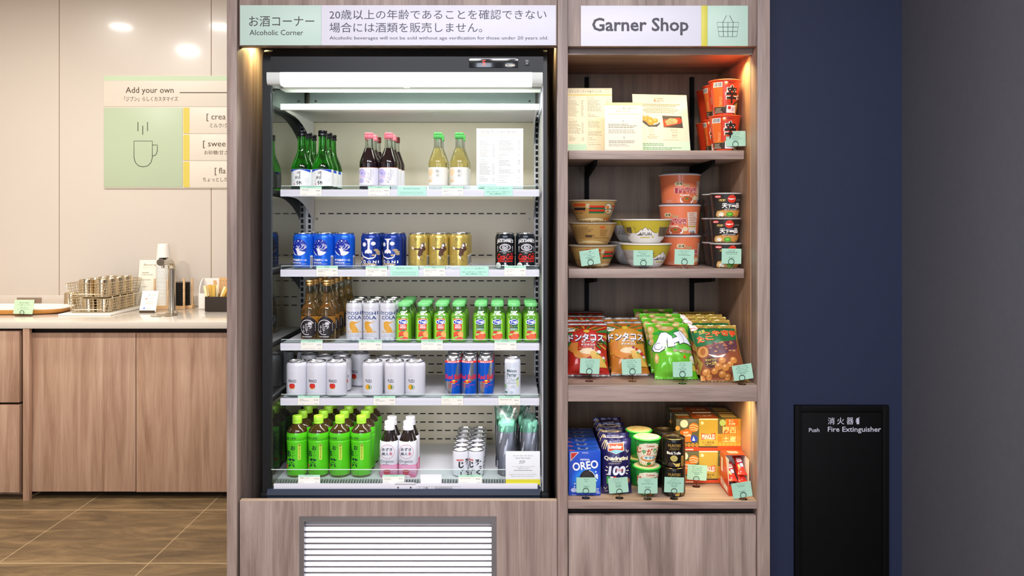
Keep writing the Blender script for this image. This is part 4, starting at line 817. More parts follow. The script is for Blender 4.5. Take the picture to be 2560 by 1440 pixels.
prt = [('board', 259.5, 651, 189, 471, '#d9cebd', bg), ('header_panel', 260, 650, 189.8, 266.5, '#dbd0bf', h1), ('mug_panel', 260, 456.5, 269.5, 468, '#b4c1a2', h2)]
for k, (y0, tx, jp) in enumerate(((606, '[ crea', 'ミルク/ク'), (758, '[ swee', 'お砂糖/甘さ'), (910, '[ fla', 'ちょっとした'))):
    r = Art(cx, 471, m).zoom(0, 0, 2.25).rrect(1032, y0, 1067, y0 + 144, 8, '#d3bf55', (0, 0, 1, 1)); x1 = 1272 if k == 0 else 1262
    x0 = (1163, 1143, 1209)[k]; r.text(tx, x0, y0 + 34, 1270, y0 + 76, BRN).text(jp, (1180, 1150, 1142)[k], y0 + 88, 1282, y0 + 112, BRN)
    prt.append(('option_panel', 458.5, 650, y0 / 2.25, (y0 + 144.5) / 2.25, '#dbd0bf', r))
t = thing('wall_sign', 'large cream and green coffee sign with mug icon on the beige wall above the counter', 'sign', (X(cx, Y), Y, Z(471, Y)))
for k, (nm, x0, x1, y0, y1, cc, art_) in enumerate(prt):
    f = -.0 if k == 0 else -.0025
    mb = MB().box((x0 - cx) * m, (x1 - cx) * m, f, .008 if k == 0 else 0, (471 - y1) * m, (471 - y0) * m, M(cc, .35), .0004); mb.art(art_, on_flat(f), eps=.0002, base=.0002) if art_.el else None; mb.build(nm, t)
# ---------------------------------------------------------------- snack shelves: cards
CREAMC = '#e3dbc6'
Yc = 2.83; by = BY(Z1, Yc); a = Art(1471.5, by, Yc / F).zoom(1415, 205, 8); T = '#8a7a58'
a.text('スナック・フード&ドリンク', 58, 158, 712, 212, '#6b5a3a', .004).line([(802, 146), (814, 220), (850, 220), (860, 146)], 3, '#b8a878').line([(796, 140), (866, 140)], 5, '#c8b888').rect(0, 242, 922, 264, '#dcc765').rect(0, 266, 412, 1430, '#e6e2cf').rect(0, 1248, 412, 1430, '#b9dcc6')
for s_, x0, y0, x1, y1 in (('スナック', 45, 282, 188, 314), ('フード', 50, 726, 158, 758), ('ドリンク', 432, 280, 570, 312), ('お茶', 440, 614, 490, 636), ('ビール', 442, 738, 512, 758), ('ワイン', 446, 946, 512, 966), ('日本酒', 450, 1106, 525, 1130), ('ウイスキー', 450, 1202, 570, 1226), ('お惣菜', 55, 1074, 130, 1094)): a.text(s_, x0, y0, x1, y1, T)
for x0, y0, x1, y1, n, sd in ((48, 325, 135, 346, 1, 1), (48, 362, 265, 690, 12, 1), (305, 362, 358, 690, 11, 2), (50, 775, 300, 1040, 9, 3), (312, 810, 368, 1040, 8, 4), (55, 1108, 200, 1190, 3, 5), (318, 1108, 372, 1190, 3, 5), (432, 328, 582, 346, 1, 6), (436, 362, 750, 590, 8, 7), (820, 362, 875, 412, 2, 7), (440, 650, 660, 708, 2, 8), (445, 780, 700, 915, 6, 9), (446, 985, 760, 1080, 4, 10), (450, 1148, 650, 1170, 1, 11), (455, 1245, 765, 1266, 1, 12)): a.bars(x0, y0, x1, y1, n, '#9c8c6c', .36, sd)
stand_card('menu_card', 'tall Japanese food menu card with yellow line, beside the divider on the highest wooden shelf', 'menu', (1412, 1531), (219, by), Yc, Z1, a, .05, col=CREAMC)
Yc = 2.79; by = BY(Z1, Yc); a = Art(1661, by, Yc / F).zoom(1580, 215, 8.47); K = '#6a5330'
a.text('名代道頓堀', 560, 180, 755, 205, K, .01).text('たこ一', 545, 215, 775, 276, '#b8481e', .035).bars(200, 312, 1140, 380, 2, '#8c7a50', .5, 2, True, 22).bars(225, 398, 1130, 530, 4, '#8c7a50', .42, 4, True, 16)
a.poly([(195, 650), (240, 665), (380, 740), (520, 790), (610, 760), (655, 720), (655, 765), (590, 830), (400, 835), (300, 760)], '#4a4446')
for x, y, r in ((275, 628, 52), (378, 620, 45), (455, 650, 44), (345, 670, 55), (555, 695, 62), (448, 728, 80)): a.ell(x - r, y - r * .9, x + r, y + r * .9, '#d98e30', 20).ell(x - r * .6, y - r * .65, x + r * .4, y + r * .1, '#e9b060', 14)
a.poly([(715, 577), (1145, 587), (1165, 853), (732, 842)], '#4c4038').poly([(725, 670), (1100, 615), (1150, 670), (1130, 745), (740, 835)], '#c8411c').poly([(770, 700), (880, 635), (1000, 640), (1060, 680), (1030, 750), (880, 780), (800, 790)], '#c9b078').bars(790, 660, 1030, 780, 5, '#5c4a34', .3, 7)
for s_, x0, y0, x1, y1 in (('たこ焼き', 382, 870, 524, 905), ('Takoyaki', 398, 926, 528, 955), ('¥500', 402, 990, 518, 1032), ('焼きそば', 882, 880, 1028, 915), ('Yakisoba', 900, 936, 1034, 962), ('¥500', 906, 998, 1022, 1036)): a.text(s_, x0, y0, x1, y1, '#7a6a50')
a.bars(350, 1045, 595, 1105, 2, '#9a8a70', .4, 2, True).bars(895, 1052, 1060, 1070, 1, '#9a8a70', .5, 3).bars(700, 1112, 1215, 1135, 1, '#a89a80', .4, 3, words=12).rect(85, 1150, 1290, 1418, '#bfe0c6').bars(250, 1195, 780, 1265, 2, '#5a7a62', .4, 5, words=9).bars(250, 1282, 1180, 1350, 2, '#5a7a62', .4, 6, words=14)
c = stand_card('menu_card', 'leaning cream menu card with octopus-ball and fried-noodle photos on the highest wooden shelf', 'menu', (1589, 1733), (227, by), Yc, Z1, a, .2, col=CREAMC, rz=.14); c.rotation_euler.y = .0; c.location.y += .02
Yc = 2.735; by = BY(Z1, Yc); a = Art(1559.5, by, Yc / F).zoom(1415, 205, 8); K = '#6e6a52'
a.rect(776, 410, 1536, 466, '#c4d39c').text('「たこ一」のたこ焼き｜焼きそば', 855, 510, 1405, 546, K, .004).text('お召し上がり方', 1006, 564, 1275, 598, K, .004).text('How to enjoy takoyaki & Yakisoba', 845, 626, 1450, 660, '#9a8a62').line([(842, 710), (1455, 710)], 2, '#c9bf9a').text('1.', 1142, 762, 1185, 806, '#5a584e').text('2.', 1146, 1088, 1190, 1132, '#5a584e').bars(850, 832, 1420, 930, 3, '#8a8272', .46, 3, words=10).bars(850, 950, 1450, 1035, 3, '#9a9282', .4, 5, words=9).bars(858, 1168, 1420, 1232, 2, '#8a8272', .46, 6, words=10).bars(858, 1242, 1380, 1295, 2, '#9a9282', .4, 8, words=9)
stand_card('menu_card', 'small how-to-enjoy card with green top band, in front of the two menu cards', 'menu', (1512, 1607), (256, by), Yc, Z1, a, .04, col='#e4dfd0')
# ---------------------------------------------------------------- noodle cups and bowls
def cup(name, cat, R0, R1, H, col, a, lid, bulge=0, extra=()):
    t = thing(name, '', cat); hb = H - .004
    prof = [(R0 * .92, 0), (R0, .002)] + [(R0 + (R1 * .97 - R0) * u ** (1 - bulge), .002 + (hb - .002) * u) for u in (.15, .3, .45, .6, .75, .9, 1)]
    b = MB().lathe(prof, col, 48); b.art(a, on_prof(prof), .004, .008, .0002, .0002) if a else None
    f0 = on_prof(prof)
    for ar, an in extra: b.art(ar, lambda x, z, h: (lambda p: (p[0] * cos(an) - p[1] * sin(an), p[0] * sin(an) + p[1] * cos(an), p[2]))(f0(x, z, h)), .004, .008, .0002, .0002)
    b.build('bowl' if R1 > .07 else 'cup_body', t)
    l = MB().lathe([(R1 * .96, H - .006), (R1, H - .005), (R1 + .0008, H - .003), (R1, H - .0015), (R1 * .97, H - .001), (0, H - .0008)], lid, 48); l.build('lid', t)
    return t
Yc = 2.745; R1, H = 40 * Yc / F, .117; by = BY(Z1, Yc) - H * F / Yc; m = Yc / F        # art drawn on the upper front cup
RED = M('#d23a1c', .35, 0, .2); a = Art(1811.5, by, m).zoom(1720, 195, 7.58); GD = '#e0a63c'
a.poly([(420, 110), (560, 130), (580, 575), (480, 580)], '#df6a2a').barcode(432, 122, 552, 210).ell(580, 105, 655, 175, '#e8862c').ell(595, 112, 640, 150, '#f5ead8').poly([(470, 575), (620, 570), (645, 525), (650, 575), (960, 560), (950, 730), (480, 730)], '#3a2f26').line([(500, 573), (625, 572), (645, 525), (655, 575)], 7, GD)
a.ell(760, 465, 1010, 760, '#2c2420').ell(785, 490, 1000, 740, '#b8862c').bars(800, 530, 960, 680, 5, '#e0b858', .35, 4)
a.text('辛', 612, 172, 868, 528, '#f3ead8', .08).text('辛', 628, 182, 852, 515, '#1e1a18', .025).text('シン', 622, 420, 682, 452, GD, .02).bars(850, 345, 930, 450, 2, '#f0e0c0', .5, 3, words=2).rrect(645, 548, 832, 688, 12, '#efe4e0').ell(668, 562, 732, 628, '#c8322a').bars(745, 590, 820, 660, 3, '#8a7a74', .4, 2).bars(665, 115, 820, 145, 2, '#7a2014', .5, 2).vtext('ピリッとうまい', 525, 385, 565, 560, '#f0c890').bars(490, 595, 590, 690, 4, '#cfc4b8', .4, 3)
sc = cup('noodle_cup', 'noodle cup', 26 * m, R1, H, RED, a, M('#e0502c', .4))
n = 0
for k, (yy, dx, w) in enumerate(((Yc, 0, 'front'), (2.853, .005, 'second'), (2.961, .006, 'rear'))):
    for j in (0, 1):
        lab = f"red spicy noodle cup, {'lower' if j == 0 else 'upper'} of the {w} stack at the right of the highest shelf"
        loc = (X(1811.5, Yc) + dx, yy, Z1 + .0006 + j * H); rz = (0, -.6, .7)[k] + j * .12
        if n == 0: sc.location = loc; tag(sc, lab, None, 'red noodle cups'); n = 1
        else: dup(sc, loc, rz, lab, 'red noodle cups')
Yc = 2.79; m = Yc / F; H = .0753; by = BY(Z2, Yc) - 2 * H / m; TAN = M('#b08a4e', .3, 0, .2)
a = Art(1482, by, m).zoom(1415, 490, 7.2); R_, G_, K = '#c8341f', '#1f6a3c', '#2a2018'
a.rect(380, 182, 660, 214, R_).rect(380, 214, 660, 222, K).rect(380, 222, 660, 246, G_).rect(380, 246, 660, 284, R_).rect(380, 284, 660, 290, K).rect(380, 290, 660, 316, G_).rect(795, 182, 880, 210, R_).rect(795, 238, 860, 262, R_).ell(658, 140, 802, 332, '#d8d2b8').ring(658, 140, 802, 332, 8, '#2a4a34').ell(680, 180, 745, 240, '#d8762c').ell(690, 262, 750, 305, '#d8762c').poly([(665, 240), (795, 230), (795, 246), (668, 256)], '#4a7a4c').rect(120, 142, 312, 196, '#b8481f').rect(135, 215, 320, 262, K).rect(150, 270, 325, 290, '#b8642c').bars(165, 300, 330, 325, 1, '#6a4a24', .5, 3).ell(220, 400, 700, 500, '#e3d0a4').rect(645, 395, 760, 480, '#c8742c').bars(330, 150, 410, 220, 3, '#f0e8d0', .5, 3)
ib = cup('noodle_bowl', 'noodle bowl', 37 * m, 60 * m, H, TAN, a, M('#c9beaa', .3, .3), bulge=.25, extra=[(Art(1482, by, m).zoom(1415, 490, 7.2).bars(150, 150, 560, 330, 9, '#5a4424', .35, 4, words=9).rect(380, 300, 500, 335, '#4a3824').rect(640, 140, 720, 180, '#c85a2c').bars(640, 200, 780, 320, 6, '#8a5a2c', .4, 6).line([(150, 348), (790, 348)], 6, '#5a3c1c').ell(230, 395, 700, 500, '#dcc48e'), 3.5)])
for j, (w, rz) in enumerate((('bottom', .7), ('middle', 2.6), ('top', 0))):
    lab = f'tan noodle bowl with red and green stripes, {w} of the stack beside the divider'; loc = (X(1482, Yc), Yc, Z2 + .0006 + j * H)
    if j == 0: ib.location = loc; ib.rotation_euler.z = rz; tag(ib, lab, None, 'tan noodle bowls')
    else: dup(ib, loc, rz, lab, 'tan noodle bowls')
Yc = 2.791; m = Yc / F; H = .081; by = BY(Z2, Yc) - H / m; a = Art(1614, by, m).zoom(1520, 540, 9.6, 9.6); YL = '#c4b13a'
a.rect(120, 100, 1700, 405, YL).poly([(600, 415), (660, 380), (715, 315), (745, 330), (812, 262), (875, 318), (900, 295), (960, 350), (1010, 385), (1075, 408), (1075, 440), (600, 440)], '#ece8e2').line([(590, 418), (660, 380), (715, 315), (765, 350), (740, 330), (812, 265), (895, 350), (872, 318), (900, 297), (960, 352), (1010, 388), (1075, 408)], 9, '#26221e').text('AFURI', 672, 392, 968, 462, '#2a2622', .008).rect(715, 500, 935, 522, YL).ell(975, 478, 1025, 515, YL)
a.poly([(405, 275), (500, 265), (530, 410), (440, 420)], '#5c5040').bars(425, 430, 520, 500, 3, '#8a7a64', .4, 2).poly([(1150, 260), (1460, 275), (1420, 490), (1130, 485)], '#8a7c62').bars(1150, 275, 1430, 480, 9, '#3c3428', .5, 5, words=6)
ab = cup('noodle_bowl', 'noodle bowl', 36 * m, 65 * m, H, M('#dedad6', .35), a, M('#ece8e0', .4), bulge=.3, extra=[(Art(1614, by, m).zoom(1520, 540, 9.6).rect(330, 100, 1500, 230, YL).bars(480, 240, 1180, 470, 11, '#6a5a48', .4, 4, words=10).rect(1230, 250, 1300, 460, '#5c5048'), -1.35)])
n = 0
for yy, w in ((Yc, 'front'), (2.968, 'rear')):
    for j in (0, 1):
        lab = f"wide yellow and white noodle bowl with mountain logo, {('lower', 'upper')[j]} of the {w} stack"; loc = (X(1614, 2.791) - (.015 if yy > 2.9 else 0), yy, Z2 + .0006 + j * H); rz = (.85 if j == 0 else 0) + (1.4 if yy > 2.9 else 0)
        if n == 0: ab.location = loc; ab.rotation_euler.z = rz; tag(ab, lab, None, 'yellow noodle bowls'); n = 1
        else: dup(ab, loc, rz, lab, 'yellow noodle bowls')
Yc = 2.9; m = Yc / F; H = .1035; by = BY(Z2, Yc) - 2 * H / m; a = Art(1705.5, by, m).zoom(1630, 440, 6); OR = M('#e57a50', .35, 0, .2)
a.poly([(660, 120), (770, 115), (725, 450), (665, 460)], '#e2c8b4').bars(680, 130, 750, 310, 7, '#b0664a', .35, 3).rect(670, 318, 745, 338, '#c99a3c').barcode(675, 382, 722, 452).rrect(325, 130, 442, 188, 26, '#e8d8a8').text('로제', 342, 138, 430, 182, '#4a3420', .03).text('Rose', 462, 155, 545, 198, '#9fb48a', .02)
a.text('불닭납작당면', 318, 205, 648, 302, '#f3e0d4', .07).text('불닭납작당면', 322, 208, 645, 300, '#a82a3c', .035).bars(400, 310, 600, 335, 1, '#f0d8c4', .7, 3).ell(400, 330, 605, 460, '#ede8e2').ell(415, 335, 592, 432, '#b8502a').bars(430, 350, 580, 420, 5, '#d88a3c', .35, 4).ell(480, 360, 525, 390, '#5a7a34').ell(600, 330, 660, 400, '#e2cfa0').rect(592, 418, 650, 450, '#c9b03a').ell(215, 370, 360, 460, '#dd7a58').bars(225, 400, 330, 455, 3, '#eab8a0', .4, 3)
ob = cup('noodle_bowl', 'noodle bowl', 45 * m, 52.5 * m, H, OR, a, M('#e8dcd2', .4))
MB().lathe([(49.5 * m, H - .0045), (49.5 * m, H + .0005), (47 * m, H + .0022), (0, H + .0026)], M('#a3a6bc', .35), 48).build('lid_cover', ob)
OH = H + .0034
for j, (w, rz) in enumerate((('bottom', .1), ('middle', -.6), ('top', 0))):
    lab = f'orange flat-noodle bowl with red Korean lettering, {w} of its stack'; loc = (X(1699.5, 2.91), 2.91, Z2 + .0006 + j * OH)
    if j == 0: ob.location = loc; ob.rotation_euler.z = rz; tag(ob, lab, None, 'orange noodle bowls')
    else: dup(ob, loc, rz, lab, 'orange noodle bowls')
Yc = 2.757; m = Yc / F; H = .0828; by = BY(Z2, Yc) - 2 * H / m; a = Art(1813.5, by, m).zoom(1745, 470, 6.857)
a.ell(250, 132, 342, 180, '#d8322c').bars(262, 145, 330, 168, 1, '#f3dede', .8, 2, words=2).ring(298, 192, 424, 240, 3, '#b8964a').rect(300, 194, 422, 236, '#4a3a20').text('京都', 312, 198, 412, 234, '#d8b86a', .03).ell(442, 128, 590, 262, '#d8341f').line([(450, 190), (500, 200), (578, 192)], [8, 24, 8], '#f3e8e0').text('こってり', 600, 196, 695, 226, '#cfcac4').text('TENKAIPPIN', 455, 270, 585, 288, '#9ab4c8')
for ch, x0, y0, x1, y1 in (('天', 355, 268, 445, 350), ('下', 440, 290, 510, 352), ('一', 515, 296, 590, 330), ('品', 588, 264, 664, 348)): a.text(ch, x0, y0, x1, y1, '#efece6', .04)
a.poly([(270, 515), (290, 400), (400, 375), (640, 385), (690, 360), (690, 420), (650, 480), (640, 520)], '#c9893c').ell(280, 400, 400, 510, '#d8b070').bars(400, 400, 660, 510, 6, '#dfae66', .35, 5).ell(310, 425, 385, 490, '#efe6d4').ell(425, 415, 545, 492, '#4a9a2c').ell(450, 430, 520, 470, '#7cc848').text('京都濃厚鶏白湯', 398, 358, 628, 390, '#f3efe8', .07).text('京都濃厚鶏白湯', 400, 360, 626, 388, '#3a302a', .01)
a.poly([(430, 92), (590, 92), (515, 140)], '#dcdad8')
bc = cup('noodle_cup', 'noodle cup', 31.5 * m, 39 * m, H, M('#2a2624', .35, 0, .2), a, M('#d8d6d4', .35, .2))
n = 0
for yy, w in ((Yc, 'front'), (2.866, 'rear')):
    for j in range(3):
        lab = f"black noodle cup with red sun emblem, {('bottom', 'middle', 'top')[j]} of the {w} stack"; loc = (X(1813.5, 2.757) - (j == 1) * .002, yy, Z2 + .0006 + j * H); rz = (.05, -.12, 0)[j] + (.5 if yy > 2.8 else 0)
        if n == 0: bc.location = loc; bc.rotation_euler.z = rz; tag(bc, lab, None, 'black noodle cups'); n = 1
        else: dup(bc, loc, rz, lab, 'black noodle cups')
# ---------------------------------------------------------------- bags
def bag(name, cat, cx, by, W, H, T, ypx, k, col, a, m, seal, lab='', serr=True, back=None, sd=1):
    """pillow bag: W, H, T in metres; ypx = height in pixels of the art; k = sideways lean (dx/dz)"""
    rd = random.Random(sd); ph = [rd.uniform(0, 6.28) for _ in range(8)]; nu, nv = 26, 30; sz = H / (ypx * m)
    hw = lambda v: W / 2 * (1 - .07 * sin(pi * min(1, max(0, v))))
    def d(x, z):
        v = min(1, max(0, z / H)); w = hw(v); u = max(-1, min(1, (x - k * z) / w)); e = max(0, min(1, (v - .05) / .9))
        s_ = max(0, 1 - u * u) ** .6 * max(0, 1 - abs(2 * e - 1) ** 3.2) ** .75
        wr = .0022 * sin(9 * u + ph[0] + 5 * v) * (1 - s_ * .6) + .0013 * sin(17 * v + 6 * u * u + ph[1]) * s_ + .0024 * sin(13 * u + ph[2]) * abs(2 * v - 1) ** 2
        return T / 2 * s_ + wr * (.25 + .75 * s_) + .0012
    vs, fs = [], []
    for sgn in (1, -1):
        o = len(vs)
        for j in range(nv + 1):
            for i in range(nu + 1):
                z = H * j / nv; x = (2 * i / nu - 1) * hw(j / nv) + k * z; y = -sgn * (d(x, z) if sgn > 0 else d(x, z) * .36)
                if serr and j in (0, nv): z += (.0012 if i % 2 else -.0006)
                vs.append((x, y, z))
        for j in range(nv):
            for i in range(nu):
                q = o + j * (nu + 1) + i; fs.append((q, q + 1, q + nu + 2, q + nu + 1) if sgn > 0 else (q + nu + 1, q + nu + 2, q + 1, q))
    P = (nu + 1) * (nv + 1); N = nu + 1
    for j in range(nv):
        for i in (0, nu): q = j * N + i; fs.append((q, q + N, q + N + P, q + P))
    for i in range(nu):
        for j in (0, nv): q = j * N + i; fs.append((q, q + 1, q + 1 + P, q + P))
    t = thing(name, lab, cat); mb = MB().add(vs, fs, col)
    fn = lambda x, z, h: (max(-hw(z * sz / H) * .995 + k * z * sz, min(hw(z * sz / H) * .995 + k * z * sz, x)), -(d(x, z * sz) + h), max(.001, min(H - .001, z * sz)))
    mb.art(a, fn, .0045, .0045, .0003, .0005); mb.build('packet', t, ang=60)
    if seal:
        for z0, z1 in ((.0, .006), (H - .0075, H)):
            sb = MB(); n = 30
            for i in range(n):
                u0, u1 = -1 + 2 * i / n, -1 + 2 * (i + 1) / n; w0 = hw(z0 / H)
                for s0, mm in ((0, seal), (1, M('#cfcac4', .35, .3))):
                    za, zb_ = (z0, z1) if s0 == 0 else (z0 + (z1 - z0) * .35, z0 + (z1 - z0) * .6)
                    p = [(u0 * w0 + k * za, za), (u1 * w0 + k * za, za), (u1 * w0 + k * zb_, zb_), (u0 * w0 + k * zb_, zb_)]
                    if s0: p = [p[0], p[1], p[3]]
                    sb.add([(x, -(d(x, z) + .0009 + .0003 * s0), z) for x, z in p], [tuple(range(len(p)))], mm)
            sb.build('seal', t)
    return t
def put_bag(t, px, Y, z, lean, lab, group, copies, dY, rz=0):
    t.rotation_mode = 'YXZ'; t.location = (X(px, Y), Y, z + .0012); t.rotation_euler = (-lean, 0, rz); tag(t, lab[0], None, group)
    for k, (dx, dz, l) in enumerate(copies):
        c = dup(t, (X(px, Y) + dx, Y + dY * (k + 1), z + .0012 + dz), rz + (.03, -.04, .02)[k % 3], l, group, -lean)
BLK = M('#1d1a1a', .3, .2)
Yb = 2.728; m = Yb / F; by = BY(Z3, Yb); BR_ = M('#b3241a', .2, .1, .5)
def rays(a, x0, x1, y0, y1, cx, cy, c1, c2, n=22, r=420):
    for k in range(n):
        t0, t1 = 2 * pi * k / n, 2 * pi * (k + .5) / n
        p = [(cx + r * .22 * cos(t0), cy + r * .22 * sin(t0)), (cx + r * cos(t0), cy + r * sin(t0)), (cx + r * cos(t1), cy + r * sin(t1)), (cx + r * .22 * cos(t1), cy + r * .22 * sin(t1))]
        p = [(max(x0, min(x1, x)), max(y0, min(y1, y))) for x, y in p]; a.poly(p, c1 if k % 2 else c2)
def taco(a, o, title_dx, word, bg):
    a.poly([(45 + o, 520), (80 + o, 520), (200 + o, 560), (165 + o, 600), (85 + o, 598), (48 + o, 560)], '#efe6dc').text('湖池屋', 70 + o, 538, 180 + o, 580, '#1f7a4a', .03)
    for dx, dy, c_, bo in ((6, 12, '#1e2230', .05), (0, 0, '#e6e8f2', .03)): a.text('ドンタコス', 78 + o + dx, 650 + dy, 660 + o + dx, 782 + dy - 6, c_, bo)
    for dx, c_ in ((4, '#241c1c'), (0, '#f0ece8')): a.text(word, 290 + o + dx, 770 + dx, 500 + o + dx, 812 + dx, c_, .04).text('チリタコス', 275 + o + dx, 826 + dx, 512 + o + dx, 858 + dx, c_, .04)
    a.poly([(525 + o, 795), (650 + o, 782), (655 + o, 820), (535 + o, 835)], '#26201e').text('Grande', 545 + o, 798, 640 + o, 822, '#c8b83c', .02)
    CH = '#d0812c'; a.poly([(50 + o, 880), (120 + o, 800), (230 + o, 790), (220 + o, 930), (130 + o, 960)], '#c87a30').poly([(130 + o, 930), (420 + o, 940), (480 + o, 1000), (300 + o, 1090), (170 + o, 1030)], CH).ell(250 + o, 900, 560 + o, 1000, '#e2c9a0').poly([(420 + o, 960), (480 + o, 940), (640 + o, 1060), (700 + o, 1200), (560 + o, 1200), (440 + o, 1060)], '#d8ac4c')
    for x, y, r, c_ in ((520, 930, 26, '#b8341f'), (570, 960, 30, '#e8e0e2'), (610, 1000, 30, '#c83a3c'), (640, 1050, 24, '#e6dcd8'), (650, 1090, 22, '#8ab03c'), (470, 900, 24, '#8a3044'), (540, 990, 18, '#6a9a34')): a.ell(x - r + o, y - r, x + r + o, y + r, c_, 12)
a = Art(1474, by, m).zoom(1415, 740, 6.545); rays(a, -20, 790, 500, 900, 350, 660, '#2f7a34', '#d09a3a'); a.ell(110, 560, 600, 900, '#b8281c').ell(325, 578, 425, 632, '#d8b83a'); a.poly([(0, 1300), (100, 1180), (300, 1100), (560, 1150), (800, 1300), (800, 1330), (0, 1330)], '#b3241a')
taco(a, 0, 0, 'ビーフ', '#b3241a')
b1 = bag('snack_bag', 'snack bag', 1474, by, 108 * m, .182, .066, by - 806, 0, BR_, a, m, BLK)
put_bag(b1, 1470, Yb, Z3, .42, ['red taco-flavour crisp bag at the front, beside the divider'], 'red crisp bags', [(-.002, .004, 'red taco-flavour crisp bag, second in its row, mostly hidden'), (.004, .012, 'red taco-flavour crisp bag, third in its row, only the top showing'), (.006, .02, 'red taco-flavour crisp bag, rearmost and in shadow')], .062)
a = Art(1578, by, m).zoom(1415, 740, 6.545); rays(a, 560, 1480, 480, 860, 1000, 640, '#2f7a3c', '#c8682a'); a.ell(690, 560, 1330, 900, '#c98a30').ell(945, 520, 1050, 582, '#d8b83a'); a.rect(700, 800, 1300, 1000, '#c98a30'); taco(a, 640, 0, 'チーズ', '#c98a30')
b2 = bag('snack_bag', 'snack bag', 1578, by, 98 * m, .186, .066, by - 803, -.08, M('#c0752a', .2, .1, .5), a, m, BLK, sd=4)
put_bag(b2, 1577, Yb + .016, Z3, .42, ['orange-yellow cheese crisp bag at the front, right of the red bag'], 'orange crisp bags', [(.001, .006, 'orange cheese crisp bag, second in its row behind the front one')], .064)
Yb = 2.682; m = Yb / F; by = BY(Z3, Yb); LG_ = M('#66ba28', .2, .1, .5)
a = Art(1692, by, m).zoom(1590, 735, 6.4); CR = '#cfa868'
for x, y, rx, ry in ((150, 570, 45, 50), (280, 580, 50, 70), (250, 690, 60, 45), (520, 560, 130, 60), (780, 590, 60, 60), (820, 690, 50, 70), (340, 1060, 30, 80), (700, 500, 60, 40), (420, 520, 60, 40), (270, 780, 40, 60)): a.ell(x - rx, y - ry, x + rx, y + ry, CR, 18).ell(x - rx * .6, y - ry * .6, x + rx * .3, y + ry * .3, '#e3cc98', 12)
a.poly([(310, 650), (420, 610), (540, 650), (700, 575), (760, 640), (640, 740), (500, 700), (330, 680)], '#2f9a34').poly([(560, 870), (800, 840), (920, 880), (900, 930), (600, 950)], '#4fae34')
for w, c_ in ((18, '#22283c'), (0, '#e9eaf0')):
    g = w / 2
    a.poly([(400 - g, 690), (430 - g, 655 - g), (505 + g, 650 - g), (590 + g, 720), (625 + g, 880 + g), (520 - g, 895 + g), (510 - g, 760), (490, 830), (460 + g, 920 + g), (380, 965 + g), (310 - g, 950), (285 - g, 900), (300 - g, 850), (350, 800 - g)], c_)
    a.poly([(600 - g, 760 - g), (690, 725 - g), (700 + g, 800 + g), (610, 835 + g)], c_).poly([(620 - g, 665 - g), (745 + g, 615 - g), (840 + g, 740), (915 + g, 855 + g), (840, 825 + g), (775, 815 + g), (710 - g, 845 + g), (690 - g, 740)], c_)
a.ring(310, 820, 430, 930, 7, '#2a3048', 24, 0, 300).line([(512, 735), (520, 790), (510, 880)], 5, '#2a3048').line([(720, 635), (775, 720), (790, 812)], 5, '#2a3048')
a.text('チーズがコク旨', 600, 925, 935, 985, '#f0dcd8', .08).text('チーズがコク旨', 603, 928, 932, 982, '#b8443c', .03).text('6', 752, 1015, 805, 1072, '#d8481c', .04).ell(860, 1000, 1030, 1140, '#d8d2a8').ell(880, 1010, 980, 1080, '#e6e4dc').text('レンジ', 890, 1110, 1000, 1150, '#b8742c').rect(905, 1160, 1050, 1250, '#c9b04a')
b3 = bag('snack_bag', 'snack bag', 1692, by, 109 * m, .186, .066, by - 808, -.11, LG_, a, m, None, sd=7)
put_bag(b3, 1692, Yb, Z3, .40, ['bright green puffed corn snack bag at the front, big white lettering'], 'green snack bags', [(-.002, .010, 'green puffed corn snack bag, second in its row'), (-.003, .018, 'green puffed corn snack bag, third in its row, top showing'), (-.012, .028, 'green puffed corn snack bag, rearmost, tilted to the left')], .062)
Yb = 2.645; m = Yb / F; by = BY(Z3, Yb); a = Art(1817, by, m).zoom(1700, 740, 6.26); GO = M('#bf9a46', .2, .3, .5)
a.poly([(235, 640), (350, 585), (430, 540), (960, 555), (960, 800), (330, 845)], '#1c6a3c').line([(215, 640), (430, 540), (700, 535)], 10, '#6a2420').ell(205, 505, 372, 596, '#efe6e0').text('Frito Lay', 225, 530, 352, 574, '#d8342a', .03, rot=-8)
for x, y in ((505, 540), (722, 538), (325, 612)): a.rect(x - 22, y - 16, x + 22, y + 16, '#b8b03a')
a.text('元祖', 365, 590, 470, 660, '#d8c46a', .03, rot=-18)
for w, c_ in ((.075, '#e6cf7a'), (.03, '#d8401f')):
    for ch, x0, y0, x1, y1 in (('た', 335, 690, 440, 790), ('こ', 450, 690, 580, 760), ('つ', 440, 625, 545, 680), ('や', 565, 600, 700, 700), ('き', 715, 590, 840, 690), ('亭', 850, 590, 955, 700)): a.text(ch, x0, y0, x1, y1, c_, w)
a.poly([(330, 850), (480, 830), (960, 740), (1000, 1000), (1080, 1330), (310, 1340), (400, 1100), (320, 980)], '#8a4a2c').poly([(480, 900), (620, 820), (950, 740), (950, 870), (760, 960), (500, 980)], '#5c3340')
rd = random.Random(4)
for k in range(26): x, y = rd.uniform(500, 930), rd.uniform(780, 940); a.ell(x - 22, y - 12, x + 22, y + 12, ('#8a6a68', '#b06a3a', '#6a4048', '#c88a50')[k % 4], 9)
a.ell(330, 850, 480, 1010, '#c9914e').ell(370, 870, 440, 980, '#a8622c').poly([(470, 965), (620, 1000), (745, 970), (690, 1020), (560, 1020)], '#efe8e4').ell(418, 1005, 602, 1165, '#4c2a24').text('昔ながらの', 430, 1035, 582, 1068, '#d8b44a', .02).text('ソース味', 440, 1078, 590, 1135, '#dcbc54', .035)
